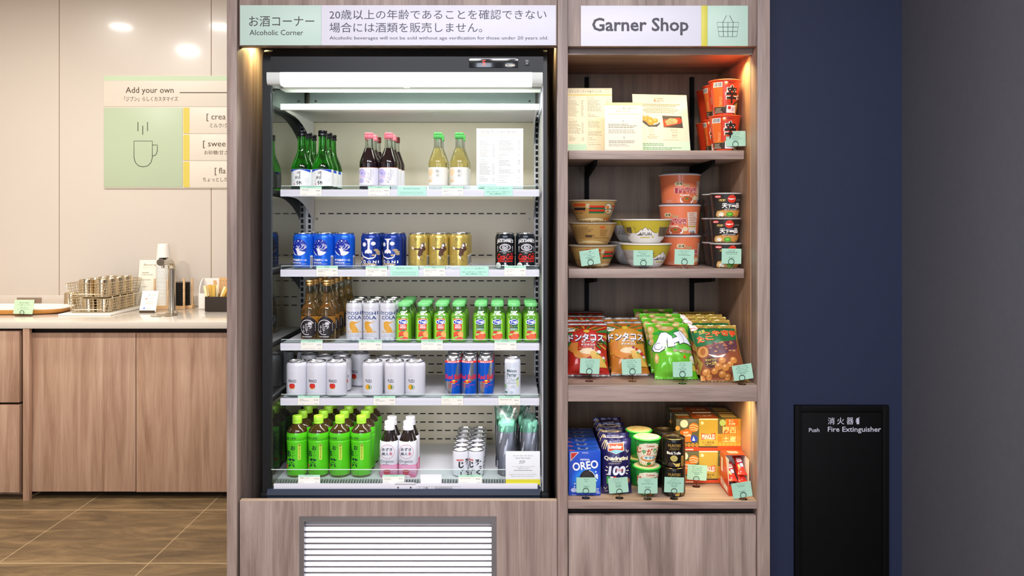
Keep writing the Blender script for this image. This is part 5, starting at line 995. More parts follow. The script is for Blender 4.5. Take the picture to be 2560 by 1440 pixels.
for x, y, r in ((680, 1065, 55), (620, 1150, 60), (725, 1165, 58), (440, 1225, 60), (560, 1215, 50), (680, 1255, 55), (370, 1310, 55), (480, 1290, 48), (800, 1120, 50), (770, 1290, 50), (900, 1290, 60), (860, 1060, 60), (1020, 1280, 50)): a.ell(x - r, y - r * .85, x + r, y + r * .85, '#c9823c', 16).ell(x - r * .6, y - r * .6, x + r * .2, y, '#e2b070', 12)
a.rect(315, 1345, 1200, 1400, '#c2a048')
b4 = bag('snack_bag', 'snack bag', 1810, by, 120 * m, .184, .066, by - 820, -.13, GO, a, m, None, sd=9)
put_bag(b4, 1812, Yb, Z3, .38, ['gold savoury octopus-ball snack bag at the front, dark green panel'], 'gold snack bags', [(-.003, .010, 'gold octopus-ball snack bag, second in its row'), (-.006, .013, 'gold octopus-ball snack bag, third in its row'), (.001, .015, 'gold octopus-ball snack bag, fourth in its row'), (-.01, .018, 'gold octopus-ball snack bag, rearmost, crumpled top edge')], .058)
# ---------------------------------------------------------------- lowest snack shelf
Yo = 2.646; m = Yo / F; by = BY(Z4, Yo); W, H, D = 80 * m, .1425, .0465; OB = M('#1746b8', .3, 0, .3); a = Art(1461.5, by, m).zoom(1415, 1040, 6.543)
a.ell(64, 800, 566, 1300, '#1950c4', 40).ell(95, 840, 535, 1280, '#1f64d2', 40).ell(140, 880, 500, 1240, '#2a7edc', 40).poly([(70, 600), (215, 595), (72, 748)], '#e8d8d8').poly([(82, 610), (195, 604), (84, 722)], '#c8342c').text('ナビスコ', 258, 592, 360, 620, '#ece8f4', .02).text('ORIGINAL', 228, 702, 388, 732, '#dfe3f4', .03)
for c_, bo in (('#123a94', .06), ('#eef0f8', .03)): a.text('OREO', 105, 745, 525, 880, c_, bo, rot=-7)
a.ell(222, 885, 480, 1180, '#1e1a1c', 36).ell(250, 905, 440, 1120, '#342e2e', 36).ring(225, 888, 484, 1185, 10, '#e8e4e0', 30, -80, 60)
for x, y, rx, ry in ((500, 980, 22, 34), (490, 1060, 16, 12), (485, 915, 14, 12), (145, 1110, 18, 10), (140, 1160, 10, 14), (510, 1010, 12, 26)): a.ell(x - rx, y - ry, x + rx, y + ry, '#dfe6f4', 12)
a.ell(78, 1180, 180, 1250, '#b9c4ea').bars(95, 1285, 200, 1300, 1, '#b9c4ea', .6).bars(495, 1180, 555, 1275, 4, '#dfe6f4', .5, 3)
bx = thing('biscuit_box', '', 'box'); mb = MB().box(-W / 2, W / 2, 0, D, 0, H, OB, .0012); mb.art(a, on_flat(0), eps=.00015)
tp = Art(0, 0, 1).poly([(-.048, -.002), (-.028, -.002), (-.046, -.016)], '#c8503c').bars(-.02, -.036, .03, -.012, 2, '#c9c4b8', .4, 3); mb.art(tp, lambda x, z, h: (x, z + .001, H + h), eps=.00015)
mb.build('carton', bx)
MB().box(-.012, .006, D * .45, D * .75, H, H + .0006, M('#0f2f86', .4)).build('top_flap', bx)
for k in range(6):
    lab = f'blue chocolate sandwich biscuit box, {_ORD[k]} in the row beside the divider'; loc = (X(1460.8, Yo) + .001, Yo + k * .049, Z4 + .0008)
    if k == 0: bx.location = loc; tag(bx, lab, None, 'blue biscuit boxes')
    else: dup(bx, loc, 0, lab, 'blue biscuit boxes')
Yo = 2.668; m = Yo / F; by = BY(Z4, Yo); PU = M('#201a52', .25, .2, .3); a = Art(1541, by, m).zoom(1415, 1040, 6.543); CRM = '#e6dcc4'
a.poly([(678, 462), (942, 452), (942, 580), (810, 632), (680, 585)], '#efe4d8').poly([(688, 470), (932, 462), (932, 575), (810, 620), (690, 578)], '#d8401c').text('Loacker', 700, 488, 915, 545, '#f6efe8', .04).poly([(700, 590), (800, 560), (920, 570), (925, 590), (810, 622)], '#7ab0c8')
a.text('Quadratini', 622, 660, 1005, 738, CRM, .035).text('CHOCOLATE', 745, 735, 900, 752, CRM, .03).bars(690, 766, 965, 792, 2, '#b8b0b8', .4, 3).text('100', 690, 815, 965, 968, '#dfe2ee', .05, shear=18).text('YEARS', 805, 862, 925, 902, '#c8503c', .01)
for p in ([(650, 830), (680, 845)], [(635, 892), (670, 895)], [(655, 960), (685, 945)], [(975, 845), (1010, 820)], [(980, 895), (1020, 892)], [(970, 930), (1000, 950)]): a.line(p, 14, CRM)
for x in (0, 34, 62): a.line([(575 + x, 560), (600 + x, 480), (640 + x * .5, 420)], 11, '#cfb890')
a.rect(660, 985, 715, 1105, '#3c9a4c').rect(715, 985, 765, 1105, '#e6e2dc').rect(765, 985, 815, 1105, '#c8443c').line([(975, 560), (995, 605), (1018, 570)], 9, CRM).line([(615, 1165), (640, 1200), (665, 1165)], 9, CRM).text('125g', 640, 1220, 690, 1245, CRM, .02).ell(900, 1000, 1040, 1110, '#8a5a3c')
qb = bag('wafer_pouch', 'snack pouch', 1541, by, 76 * m, .1757, .034, by - 1099, 0, PU, a, m, None, serr=False, sd=12)
qb.rotation_mode = 'YXZ'
for k in range(5):
    lab = f'dark purple chocolate wafer pouch, {_ORD[k]} in its row'; loc = (X(1541, 2.668) + .001 * (k % 2), 2.668 + k * .064, Z4 + .0022 + k * .001)
    if k == 0: qb.location = loc; qb.rotation_euler = (-.04, 0, 0); tag(qb, lab, None, 'purple wafer pouches')
    else: dup(qb, loc, (.05, -.03)[k % 2], lab, 'purple wafer pouches', -.04)
Yo = 2.668; m = Yo / F; H = .0917; by = BY(Z4, Yo) - H / m; a = Art(1617, by, m).zoom(1560, 1050, 6.857); GR = M('#23933c', .35, 0, .2)
a.poly([(215, 560), (240, 380), (330, 350), (500, 352), (560, 385), (585, 560), (520, 840), (300, 845)], '#efe6d0').text('Calbee', 350, 378, 492, 418, '#b8341f', .02)
for ch, x0, y0, x1, y1, c_ in (('じ', 212, 425, 275, 535, '#d8481c'), ('ゃ', 275, 460, 350, 548, '#2f9a54'), ('が', 355, 440, 465, 558, '#c83a1c'), ('り', 475, 440, 535, 545, '#2f9a44'), ('こ', 535, 435, 588, 540, '#d8562c')): a.text(ch, x0, y0, x1, y1, '#f6e6c0', .06).text(ch, x0 + 2, y0 + 2, x1 - 2, y1 - 2, c_, .03)
a.ell(270, 560, 545, 680, '#d88a3a').ell(290, 568, 520, 650, '#f0e8dc').text('サラダ', 325, 582, 510, 636, '#2a9aa0', .04)
for k in range(9): a.line([(275 + k * 34, 690 + (k % 2) * 14), (305 + k * 26, 840)], 15, '#e0c68a')
a.ell(365, 685, 440, 745, '#2f7a34').poly([(360, 760), (450, 730), (470, 750), (380, 778)], '#d8702c')
jc = cup('snack_cup', 'snack cup', 19 * m, 34.5 * m, H, GR, a, M('#2fae3c', .35))
ld = MB().lathe([(31.5 * m, H - .0006), (31.5 * m, H - .0003), (0, H - .0003)], M('#e2d2a8', .35), 40); ld.art(Art(0, 0, 1).bars(-.03, -.02, .03, .02, 5, '#d8a25a', .4, 4).bars(-.02, -.01, .025, .015, 3, '#efe6cc', .5, 6), lambda x, z, h: (x, z, H - .0003 + h)); ld.build('lid_print', jc)
n = 0
for yy, px, w in ((Yo, 1617, 'front'), (2.761, 1597, 'rear')):
    for j in (0, 1):
        lab = f"green potato-stick cup, {('lower', 'upper')[j]} of the {w} stack"; loc = (X(px, yy), yy, Z4 + .0006 + j * (H + .0006)); rz = (0, 0)[j] + (1.2 if w == 'rear' else 0)
        if n == 0: jc.location = loc; tag(jc, lab, None, 'green snack cups'); n = 1
        else: dup(jc, loc, rz, lab, 'green snack cups')
Yo = 2.665; m = Yo / F; H = .0917; by = BY(Z4, Yo) - H / m; a = Art(1684, by, m).zoom(1560, 1050, 6.857); GDL = '#a8843c'
a.text('HUNTERS', 728, 372, 932, 420, GDL, .015).text('Gourmet', 758, 425, 912, 450, '#8a7034').bars(740, 455, 920, 470, 1, '#8a7034', .5, 2).text('Black Truffle', 708, 498, 935, 545, '#efe8e0', .03).ell(760, 560, 880, 662, '#c9b86a').bars(770, 575, 870, 650, 5, '#7a6a2c', .4, 3).poly([(790, 680), (850, 700), (925, 690), (915, 745), (870, 772), (840, 740)], '#d8b860').ell(730, 680, 800, 750, '#3c302c').ell(805, 715, 842, 760, '#28324a').rrect(942, 568, 992, 755, 24, '#9a7c3c').bars(950, 600, 985, 730, 6, '#4a3a1c', .4, 2)
hc = can('crisp_tin', '', 'tin', 29 * m, H, M('#1a1717', .25, .3, .2), a, .97, tab=False, lidm=M('#6a5c48', .25, .9))
n = 0
for yy, px, w in ((Yo, 1684, 'front'), (2.752, 1662, 'rear')):
    for j in (0, 1):
        lab = f"black truffle crisp tin, {('lower', 'upper')[j]} of the {w} stack"; loc = (X(px, yy), yy, Z4 + .0006 + j * (H + .0006)); rz = .1 * j - .1 + (1.4 if w == 'rear' else 0)
        if n == 0: hc.location = loc; tag(hc, lab, None, 'black crisp tins'); n = 1
        else: dup(hc, loc, rz, lab, 'black crisp tins')
MB().lathe([(30 * m, H * 2 + .0006), (30 * m, H * 2 + .011), (28.5 * m, H * 2 + .013), (0, H * 2 + .0135)], M('#1c1917', .3), 40)
Yo = 2.765; m = Yo / F; W, H, D = .2165, .1075, .088; xc = .765 - W / 2; c0 = HX + xc / m; by = BY(Z4, Yo) - H / m; a = Art(c0, by, m).zoom(c0 - 81 - 160 / 6.8, 1000, 6.8, 6.548); OLV = M('#5c5634', .3, .15, .2); ORG = '#d8641c'
x0, x1 = 160, 1262
a.rect(868, 312, x1, 830, '#b8842c').rect(868, 312, 1000, 560, '#5c5838').rect(548, 312, 868, 835, '#b3963a').rect(548, 310, 868, 330, '#e0d8c0')
a.ell(228, 330, 362, 460, '#e2dcc8').ell(148, 430, 225, 505, '#d89a4c').ell(378, 380, 540, 530, '#c8741f').line([(385, 430), (450, 410), (530, 440)], 9, '#f0e4d0').line([(385, 470), (450, 450), (530, 485)], 9, '#f0e4d0').line([(400, 500), (470, 490), (520, 510)], 8, '#f0e4d0').ell(265, 475, 425, 620, ORG).rect(285, 600, 415, 690, ORG).ell(225, 500, 300, 570, ORG).text('マヨ感', 282, 518, 372, 558, '#f6ecd8', .04).text('たっぷり!', 285, 562, 410, 605, '#f6ecd8', .04).ell(405, 580, 522, 700, '#2a3f9a').poly([(430, 670), (455, 600), (480, 670)], '#e6e2dc')
for k in range(4): a.ell(285 + k * 66, 712, 340 + k * 66, 768, '#c98a34').ell(300 + k * 66, 725, 326 + k * 66, 752, '#8a5a1c')
a.rect(160, 772, 548, 840, '#b8401f').rect(548, 762, 868, 784, '#3c2c1c').rect(548, 784, 868, 836, '#b8401f').rect(868, 758, x1, 836, '#c8481c').bars(290, 800, 520, 832, 1, '#f0dcc8', .6, 3)
a.poly([(588, 548), (705, 568), (825, 546), (825, 658), (705, 636), (588, 662)], '#c83a1c').text('PRINGLES', 598, 566, 816, 648, '#f3ead8', .03).text('たこ焼き味', 605, 680, 805, 722, '#5c3a1c', .01).bars(650, 732, 765, 750, 1, '#5c3a1c', .5, 2).ell(575, 355, 630, 410, '#e0d0a8')
a.ell(898, 325, 1002, 432, '#9fb86a').poly([(1015, 320), (1215, 325), (1220, 420), (1020, 430)], ORG).text('たこ', 1055, 328, 1135, 366, '#f6ead0', .02).text('焼き味', 1055, 378, 1165, 418, '#f6ead0', .02)
for s_, y0, y1 in (('関西', 440, 555), ('土産', 590, 700)): a.text(s_, 945, y0, 1185, y1, '#c8481c', .06).text(s_, 952, y0 + 4, 1178, y1 - 4, '#e9cf8a', .02)
for k in range(6): a.ell(880 + k * 64, 705, 935 + k * 64, 758, '#d09a3c')
a.ell(1190, 500, 1240, 550, '#c88a3c').ell(860, 590, 935, 690, '#b8741f').ell(1190, 590, 1262, 680, '#c88a3c')
pb = thing('crisp_gift_box', '', 'box'); mb = MB().box(-W / 2, W / 2, 0, D, 0, H, OLV, .001); mb.art(a, on_flat(0), eps=.00015)
tp = Art(0, 0, 1).rect(-.05, -.083, .035, -.008, '#a8481c').text('焼き味', -.03, -.06, .025, -.03, '#e8d8b8', .03).text('PRINGLES', -.098, -.04, -.06, -.012, '#d86a2c', .03).rect(-.1, -.07, -.055, -.045, '#d8cfb0').rect(.05, -.07, .1, -.02, '#c9a86a')
mb.art(tp, lambda x, z, h: (x, z, H + h), eps=.00015); mb.build('carton', pb)
n = 0
for yy, w in ((Yo, 'front'), (Yo + D + .004, 'rear')):
    for j in (0, 1):
        lab = f"olive and gold crisp gift box, {('lower', 'upper')[j]} of the {w} pair"; loc = (xc - (0 if w == 'front' else .002), yy, Z4 + .0006 + j * (H + .0006))
        if n == 0: pb.location = loc; tag(pb, lab, None, 'crisp gift boxes'); n = 1
        else: dup(pb, loc, 0, lab, 'crisp gift boxes')
# wafer bar display carton
kx0, kx1, ky0, ky1 = .692, .759, 2.643, 2.752; RK = M('#cf3a1c', .35, 0, .2); KW = M('#e6dfd6', .5); cxk = (kx0 + kx1) / 2; w = (kx1 - kx0) / 2; d = ky1 - ky0
kb = thing('display_carton', 'open red display carton of wafer bars against the right side panel', 'box', (cxk, ky0, Z4 + .0006))
sd_ = [(0, 0), (d, 0), (d, .118), (.045, .118), (0, .03)]
mb = MB()
for xx in (-w, w - .001): mb.prism(sd_, xx, xx + .001, RK, 'x')
mb.box(-w + .001, w - .001, d - .001, d, 0, .118, RK).box(-w + .001, w - .001, 0, d, 0, .001, RK).box(-w + .001, w - .001, 0, .001, .001, .03, RK).box(-w + .001, w - .001, .045, d - .001, .117, .118, RK)
mb.box(-w + .001, -w + .0013, .002, d - .002, .002, .115, KW).box(w - .0013, w - .001, .002, d - .002, .002, .115, KW).box(-w + .0014, w - .0014, d - .0014, d - .001, .002, .115, KW)
sa = Art(0, 0, 1).poly([(-.02, .0), (-.04, 0), (-.04, .0), (-.045, .0)], '#efe6da') if 0 else Art(0, 0, 1).rect(-.095, -.1, -.072, -.055, '#efe6da').poly([(-.1, -.035), (-.1, -.012), (-.012, -.006), (-.012, -.022)], '#efe6da').bars(-.09, -.028, -.03, -.012, 2, '#b8453a', .4, 3)
mb.art(sa, lambda x, z, h: (-w - h, -x, z), eps=.0002)
mb.art(Art(0, 0, 1).bars(-.025, -.09, .025, -.06, 2, '#f3e6d0', .5, 3, True, 4), lambda x, z, h: (x, z, .118 + h), eps=.0002); mb.build('carton', kb)
WR = M('#c9281c', .25, .1, .3)
def bar():
    t = thing('wafer_bar', '', 'wafer bar'); n, L_ = 10, .082; vs, fs = [], []
    prof = [(0, .0155, .0012), (.008, .0145, .0012), (.014, .0115, .0065), (.03, .012, .0085), (.052, .012, .0085), (.068, .0115, .0065), (.074, .0145, .0012), (.082, .0155, .0012)]
    for y, hw_, hz in prof:
        for k in range(16): an = 2 * pi * k / 16; vs.append((hw_ * (abs(cos(an)) ** .6) * (1 if cos(an) > 0 else -1), y, hz * (abs(sin(an)) ** .7) * (1 if sin(an) > 0 else -1)))
    for j in range(7):
        for k in range(16): fs.append((j * 16 + k, j * 16 + (k + 1) % 16, j * 16 + 16 + (k + 1) % 16, j * 16 + 16 + k))
    mb = MB().add(vs, fs + [tuple(range(16)), tuple(112 + k for k in range(16))], WR)
    a = Art(0, 0, 1).poly([(-.008, -.045), (.009, -.05), (.009, -.066), (-.008, -.066)], '#ece4e0').line([(-.008, -.05), (.009, -.058)], .002, '#c8301c').line([(-.008, -.057), (.009, -.064)], .002, '#c8301c').rect(-.002, -.044, .0085, -.026, '#2a3a9a').rect(0, -.042, .0085, -.028, '#e8e4ea').ell(-.009, -.038, -.002, -.022, '#d8b878')
    mb.art(a, lambda x, z, h: (x, z, .0086 + h), eps=.0001); mb.build('wrapper', t); return t
wbar = bar(); first = True
for (dx, dy_, dz, tilt, yaw, w_) in ((.0, .006, .014, .1, .0, 'at the bottom left, under the others'), (.031, .006, .014, .1, .02, 'at the bottom right, under the others'), (.031, .012, .040, .42, 0, 'right in the middle layer'), (.0, .014, .043, .5, .0, 'on top at the left'), (.031, .018, .062, .5, -.01, 'on top at the right')):
    lab = 'red wrapped wafer bar in the display carton, ' + w_; loc = (cxk - .0155 + dx, ky0 + dy_, Z4 + dz)
    if first: wbar.location = loc; wbar.rotation_euler = (tilt, 0, yaw); tag(wbar, lab, None, 'red wafer bars'); first = False
    else: dup(wbar, loc, yaw, lab, 'red wafer bars', tilt)
# ---------------------------------------------------------------- mint price cards on wire rings
CW = M('#1f2422', .35, .5); MC = M('#a3cdb6', .4); BASE = clear('clear_card_foot', '#eef2f2', .12)
def card_stand(cx, cy, ring, zs, Y, tilt, lines, price, where, w=49, h=38):
    m = Y / F; bz = (BY(zs, Y) - ring[1]) * m; t = thing('price_card', 'mint price card in a black wire ring, ' + where, 'price card', (X(ring[0], Y), Y, zs + .0006), group='mint price cards')
    a = Art(0, 0, m); K = '#3f6a58'; a.rrect(-w / 2, -h / 2, w / 2, h / 2, 4, MC)
    y = -h * .38
    for s_, f in lines: a.text(s_, -w / 2 * f, y - h * .045, w / 2 * f, y + h * .045, K, .006); y += h * .122
    a.text(price, -w * .14, h * .05, w * .14, h * .14, K)
    r = radians(tilt); ox, oz = (cx - ring[0]) * m, (ring[1] - cy) * m + bz
    mb = MB().add([], [], MC); mb.art(a, lambda x, z, hh: (ox + x * cos(r) - z * sin(r), .0012 - hh, oz + x * sin(r) + z * cos(r)), eps=.00012)
    bk = [(ox + x * cos(r) - z * sin(r), .0022, oz + x * sin(r) + z * cos(r)) for x, z in ((-w / 2 * m, -h / 2 * m), (w / 2 * m, -h / 2 * m), (w / 2 * m, h / 2 * m), (-w / 2 * m, h / 2 * m))]
    mb.prism([(p[0], p[2]) for p in bk], .0013, .0022, MC) if 0 else mb.add(bk, [(0, 1, 2, 3)], MC)
    mb.build('card', t, fix=False)
    R = 7.2 * m; wr = MB().tube([(R * cos(q), -.0012, bz + R * sin(q)) for q in [2 * pi * k / 24 for k in range(24)]], .0008, CW, 6, True)
    wr.tube([(0, -.0012, bz - R), (0, -.0012, .002)], .0008, CW, 6); wr.build('wire_ring', t)
    MB().lathe([(.013, 0), (.013, .0012), (.002, .0022), (0, .0022)], BASE, 20).build('foot', t)
    return t
YS = 2.703
for args in ((1840, 347, (1838.5, 361), Z1, YS, 1, [('辛らーめん', .45), ('ミニカップ', .4), ('Shin Ramen', .35), ('Spicy Korean Noodles', .6)], '¥350', 'in front of the red noodle cups'),
             (1475, 644, (1476.5, 656.5), Z2, YS, 9, [('一蘭', .2), ('とんこつラーメン', .6), ('Ichiran', .2), ('Tonkotsu Ramen', .5)], '¥490', 'in front of the tan noodle bowls'),
             (1608, 645, (1608.5, 658), Z2, YS, 0, [('Afuri ラーメン', .5), ('ゆず塩', .25), ('Afuri Ramen Yuzu Salt', .65)], '¥350', 'in front of the yellow noodle bowls'),
             (1711, 643, (1711, 655.5), Z2, YS, -2, [('ロゼブルダック', .5), ('タンミョン', .35), ('Rose Buldak Ramen', .6)], '¥400', 'in front of the orange noodle bowls'),
             (1829, 641, (1828, 654.5), Z2, YS, -1, [('天下一品', .32), ('京都濃厚鶏白湯', .6), ('Tenka-ippin Ramen', .6)], '¥350', 'in front of the black noodle cups'),
             (1474.5, 916, (1473, 928.5), Z3, 2.655, -3, [('ドンタコス', .4), ('(チリタコス)', .5), ('Don Tacos', .35), ('Chili Tacos', .4)], '¥200', 'in front of the red crisp bag'),
             (1579, 917, (1581, 929), Z3, 2.655, 3, [('ドンタコス', .4), ('(ナチョチーズ)', .55), ('Don Tacos', .35), ('Nacho Cheese', .45)], '¥200', 'in front of the orange cheese crisp bag'),
             (1706.5, 924, (1706, 936), Z3, 2.618, 2, [('カール', .25), ('チーズ味', .32), ('Curl', .15), ('Cheese Chips', .4)], '¥180', 'in front of the green snack bag'),
             (1857, 931, (1855, 945), Z3, 2.606, 9, [('元祖たこやき亭', .55), ('昔ながらのソース味', .65), ('Original Takoyaki', .5), ('Old-fashioned Sauce', .6)], '¥150', 'in front of the gold snack bag'),
             (1465.5, 1213.5, (1464.5, 1227.5), Z4, 2.622, 0, [('オレオ', .22), ('Oreo', .14)], '¥260', 'in front of the blue biscuit boxes'),
             (1546, 1214, (1548.5, 1229.5), Z4, 2.622, 5, [('クワドラティーニ', .52), ('チョコレート', .4), ('Quadratini', .3), ('Chocolate', .3)], '¥380', 'in front of the purple wafer pouches'),
             (1619.5, 1215.5, (1619, 1230), Z4, 2.614, 0, [('じゃがりこ', .36), ('サラダ', .22), ('Jagariko Original Flavor', .64)], '¥200', 'in front of the green snack cups'),
             (1685.5, 1213, (1685, 1228.5), Z4, 2.616, -2, [('ハンター', .3), ('ポテトチップス', .5), ('Black Truffle Hand-cooked', .7), ('Potato Chips', .4)], '¥200', 'in front of the black crisp tins'),
             (1743, 1182, (1740.5, 1198), Z4, 2.735, -4, [('3缶プリングルズ', .55), ('(たこ焼き味)', .45), ('Set of 3 Pringles', .5), ('Takoyaki Flavored', .55)], '¥890', 'in front of the olive gift boxes'),
             (1855, 1225.5, (1858, 1238), Z4, 2.612, 9, [('キットカットバー', .55), ('Kit Kat Bar', .35)], '¥150', 'in front of the red wafer bar carton')):
    card_stand(*args)
# ---------------------------------------------------------------- things on the counter
ZC = .87; WB_ = 'the counter'
# wire baskets with steel tumblers
tr = MB().box(-.135, .135, -.01, .46, 0, .01, M('#efe9df', .3), .003).build('serving_tray'); tr.location = (-2.205, 4.275, ZC + .0005); tag(tr, 'flat white tray under the two wire baskets', 'tray')
WIRE = M('#dccba8', .25, .9)
def basket():
    t = thing('wire_basket', '', 'basket'); W, D, H = .216, .40, .074; tp = .012
    cor = lambda f, z: [(-W / 2 + f, f, z), (W / 2 - f, f, z), (W / 2 - f, D - f, z), (-W / 2 + f, D - f, z)]
    MB().tube(cor(0, H), .0021, WIRE, 8, True).build('rim', t)
    mb = MB()
    for q in range(1, 5): mb.tube(cor(tp * (1 - q / 5) + .0005, H * q / 5), .0012, WIRE, 6, True)
    mb.tube(cor(tp, .0018), .0016, WIRE, 6, True)
    nx, ny = 10, 18
    for i in range(nx + 1):
        u = -W / 2 + W * i / nx; ub = u * (1 - 2 * tp / W)
        mb.tube([(u, 0, H), (ub, tp, .0015), (ub, D - tp, .0015), (u, D, H)], .0012, WIRE, 6)
    for i in range(1, ny):
        v = D * i / ny; mb.tube([(-W / 2, v, H), (-W / 2 + tp, v, .0015), (W / 2 - tp, v, .0015), (W / 2, v, H)], .0012, WIRE, 6)
    mb.build('wire_mesh', t)
    MB().tube([(-W / 2 + .006, -.004, H), (-W / 2 + .01, -.008, H - .03), (-W / 2 + .03, -.008, H - .055), (W / 2 - .03, -.008, H - .055), (W / 2 - .01, -.008, H - .03), (W / 2 - .006, -.004, H)], .0019, WIRE, 8).build('handle', t)
    return t
def tumbler(R=.039, H=.086):
    t = thing('steel_tumbler', '', 'cup'); S_ = M('#d6c4a4', .16, 1)
    MB().lathe([(R, 0), (R * 1.01, .0012), (R, .0024), (R * .965, H - .004), (R * .945, H - .001), (R * .90, H), (R * .86, H - .001), (R * .84, H - .003), (0, H - .003)], S_, 36).build('cup_body', t)
    MB().lathe([(R * .99, .003), (R * 1.004, .004), (R * 1.002, .006), (R * .985, .0065)], M('#e6e0d4', .1, 1), 36, close=True).build('rolled_rim', t); return t
bk = basket(); BX = -2.205; zl = ZC + .0112
tag(bk, 'lower wire basket of steel tumblers, resting on the flat white tray', None, 'stacked wire baskets'); bk['category'] = 'basket'; bk.location = (BX + .006, 4.3, zl)
zu = zl + .0795
dup(bk, (BX - .006, 4.3, zu), 0, 'upper wire basket of steel tumblers, stacked on the lower basket', 'stacked wire baskets')
tl = tumbler(.037, .071); tu = tumbler(.0395, .088); RW = ('front', 'second', 'third', 'rear')
for src, bz, wd, x0 in ((tl, zl, 'lower', .006), (tu, zu, 'upper', -.006)):
    first = True
    for j in range(4):
        for i, cl in enumerate(('left', 'right')):
            lab = f'upturned steel tumbler in the {wd} basket, {cl} one of the {RW[j]} pair'; loc = (BX + x0 - .033 + i * .081 + .004, 4.362 + j * .086, bz + .0032)
            if first: src.location = loc; tag(src, lab, None, 'steel tumblers'); first = False
            else: dup(src, loc, 0, lab, 'steel tumblers')
dup(tu, (X(173, 4.6) + 0, 4.627, ZC + .0006), 0, 'single steel tumbler standing on the counter left of the wire baskets', 'steel tumblers')
# dish return tray
WT = M('#f0e6d8', .12, 0, .6); AM = paint('amber_lit_underside', '#c98a3f', .35, .05, 10, 0)  # amber underside: warm light through the tray put into the colour
mb = MB(); n = 72; rings = [(.86, 0, AM), (.95, .006, AM), (.99, .018, AM), (1, .027, WT), (.995, .031, WT), (.975, .031, WT), (.955, .024, WT), (.9, .009, WT), (.0, .006, WT)]
vs, fs, ms = [], [], []
for s_, z, m_ in rings:
    for k in range(n):
        an = 2 * pi * k / n; c_, s2 = cos(an), sin(an); rr = 1 / (abs(c_) ** 3 + abs(s2) ** 3) ** (1 / 3); vs.append((.37 * s_ * rr * c_, .145 * s_ * rr * s2, z))
for j in range(len(rings) - 1):
    for k in range(n): fs.append((j * n + k, j * n + (k + 1) % n, (j + 1) * n + (k + 1) % n, (j + 1) * n + k)); ms.append(rings[j][2])
mb.add(vs, fs, ms); mb.add([v for v in vs[:n]], [tuple(range(n))], AM)
o = mb.build('dish_tray'); o.location = (-2.728, 4.435, ZC + .0006); tag(o, 'large shallow white oval dish tray with an amber underside, left of the baskets', 'tray')
# mint dish-return card
Y = 4.255; m = Y / F; t = thing('notice_card', 'mint dish-return card in a black wire ring, in front of the oval dish tray', 'notice', (X(55, Y), Y, ZC + .0006)); zz = BY(ZC, Y)
a = Art(55, zz, m).zoom(0, 720, 12.8); K = '#5a6a4c'
a.poly([(430, 385), (1065, 385), (1028, 845), (412, 830)], M('#bfdab4', .45)).text('使用済みの食器は', 585, 470, 905, 500, K, .004).text('ここに置いてください', 535, 535, 945, 566, K, .004).text('Please return', 622, 612, 850, 640, K).text('your dirty dishes here', 532, 668, 918, 696, K)
mb = MB().art(a, lambda x, z, h: (x, .001 - h + z * .12, z), eps=.0002); p = [Art(55, zz, m).zoom(0, 720, 12.8).P(*q) for q in ((430, 385), (1065, 385), (1028, 845), (412, 830))]; mb.add([(x, .0022 + z * .12, z) for x, z in p], [(0, 1, 2, 3)], M('#bfdab4', .45)); mb.build('card', t, fix=False)
rz_ = (zz - (720 + 787 / 12.8)) * m; R = 5.2 * m
MB().tube([(R * cos(2 * pi * k / 24), -.0015, rz_ + R * sin(2 * pi * k / 24)) for k in range(24)], .0011, CW, 6, True).tube([(0, -.0015, rz_ - R), (0, -.0015, .001)], .0011, CW, 6).build('wire_ring', t)
MB().box(-.03, .05, -.012, .012, 0, .003, M('#5a3418', .5), .001).build('foot', t)
# outlet plate on the upstand
Y = 4.745; a0, a1 = X(43.5, Y), X(104, Y); c = (a0 + a1) / 2
o = thing('power_outlet', 'brown-grey power outlet plate on the low upstand, behind the mint card', 'outlet', (c, Y, Z(757, Y))); H = Z(744, Y) - Z(757, Y); BRP = M('#a08774', .35, .3)
MB().box(a0 - c, a1 - c, -.006, -.0002, 0, H, BRP, .001).build('cover_plate', o)
for x in (X(60, Y), X(75, Y), X(86.5, Y)): MB().box(x - c - .011, x - c + .011, -.008, -.006, .005, H - .007, M('#8a7260', .4), .0005).box(x - c - .003, x - c + .003, -.0085, -.008, H * .4, H * .4 + .005, M('#1a1410', .5)).build('socket', o)
# tap
S_ = M('#c9c2b4', .2, 1); t = thing('water_tap', 'tall brushed-steel water tap with a curved neck and round spout, on the counter', 'tap', (X(430, 4.39), 4.39, ZC + .0004)); hz = Z(652, 4.39) - ZC
arc = [(0, 0, .012), (0, 0, hz - .05)] + [(0, -.045 * (1 - cos(q)), hz - .05 + .05 * sin(q)) for q in [pi / 2 * k / 8 for k in range(1, 9)]] + [(.004, -.15, hz)]
MB().tube(arc, .018, S_, 28).build('neck', t)
MB().tube([(.004, -.15, hz), (.004, -.158, hz)], [.0185, .0175], M('#8f8575', .35, 1), 28).build('spout_face', t)
MB().tube([(.002, -.118, hz - .016), (.002, -.118, hz - .032)], .0085, S_, 18).build('outlet', t)
MB().box(-.012, .02, -.135, -.095, hz + .017, hz + .0215, M('#15120f', .4), .001).build('button', t)
MB().lathe([(.032, 0), (.032, .004), (.024, .008), (.019, .012)], S_, 32).build('base_flange', t)
dp = MB().lathe([(.066, 0), (.066, .0025), (.06, .0035), (0, .0035)], M('#b5a88f', .3, .9), 40, sq=2).build('drip_plate'); dp.location = (X(414, 4.3) + .0, 4.285, ZC + .0004); tag(dp, 'thin round steel drip plate on the counter under the tap spout', 'drip plate')
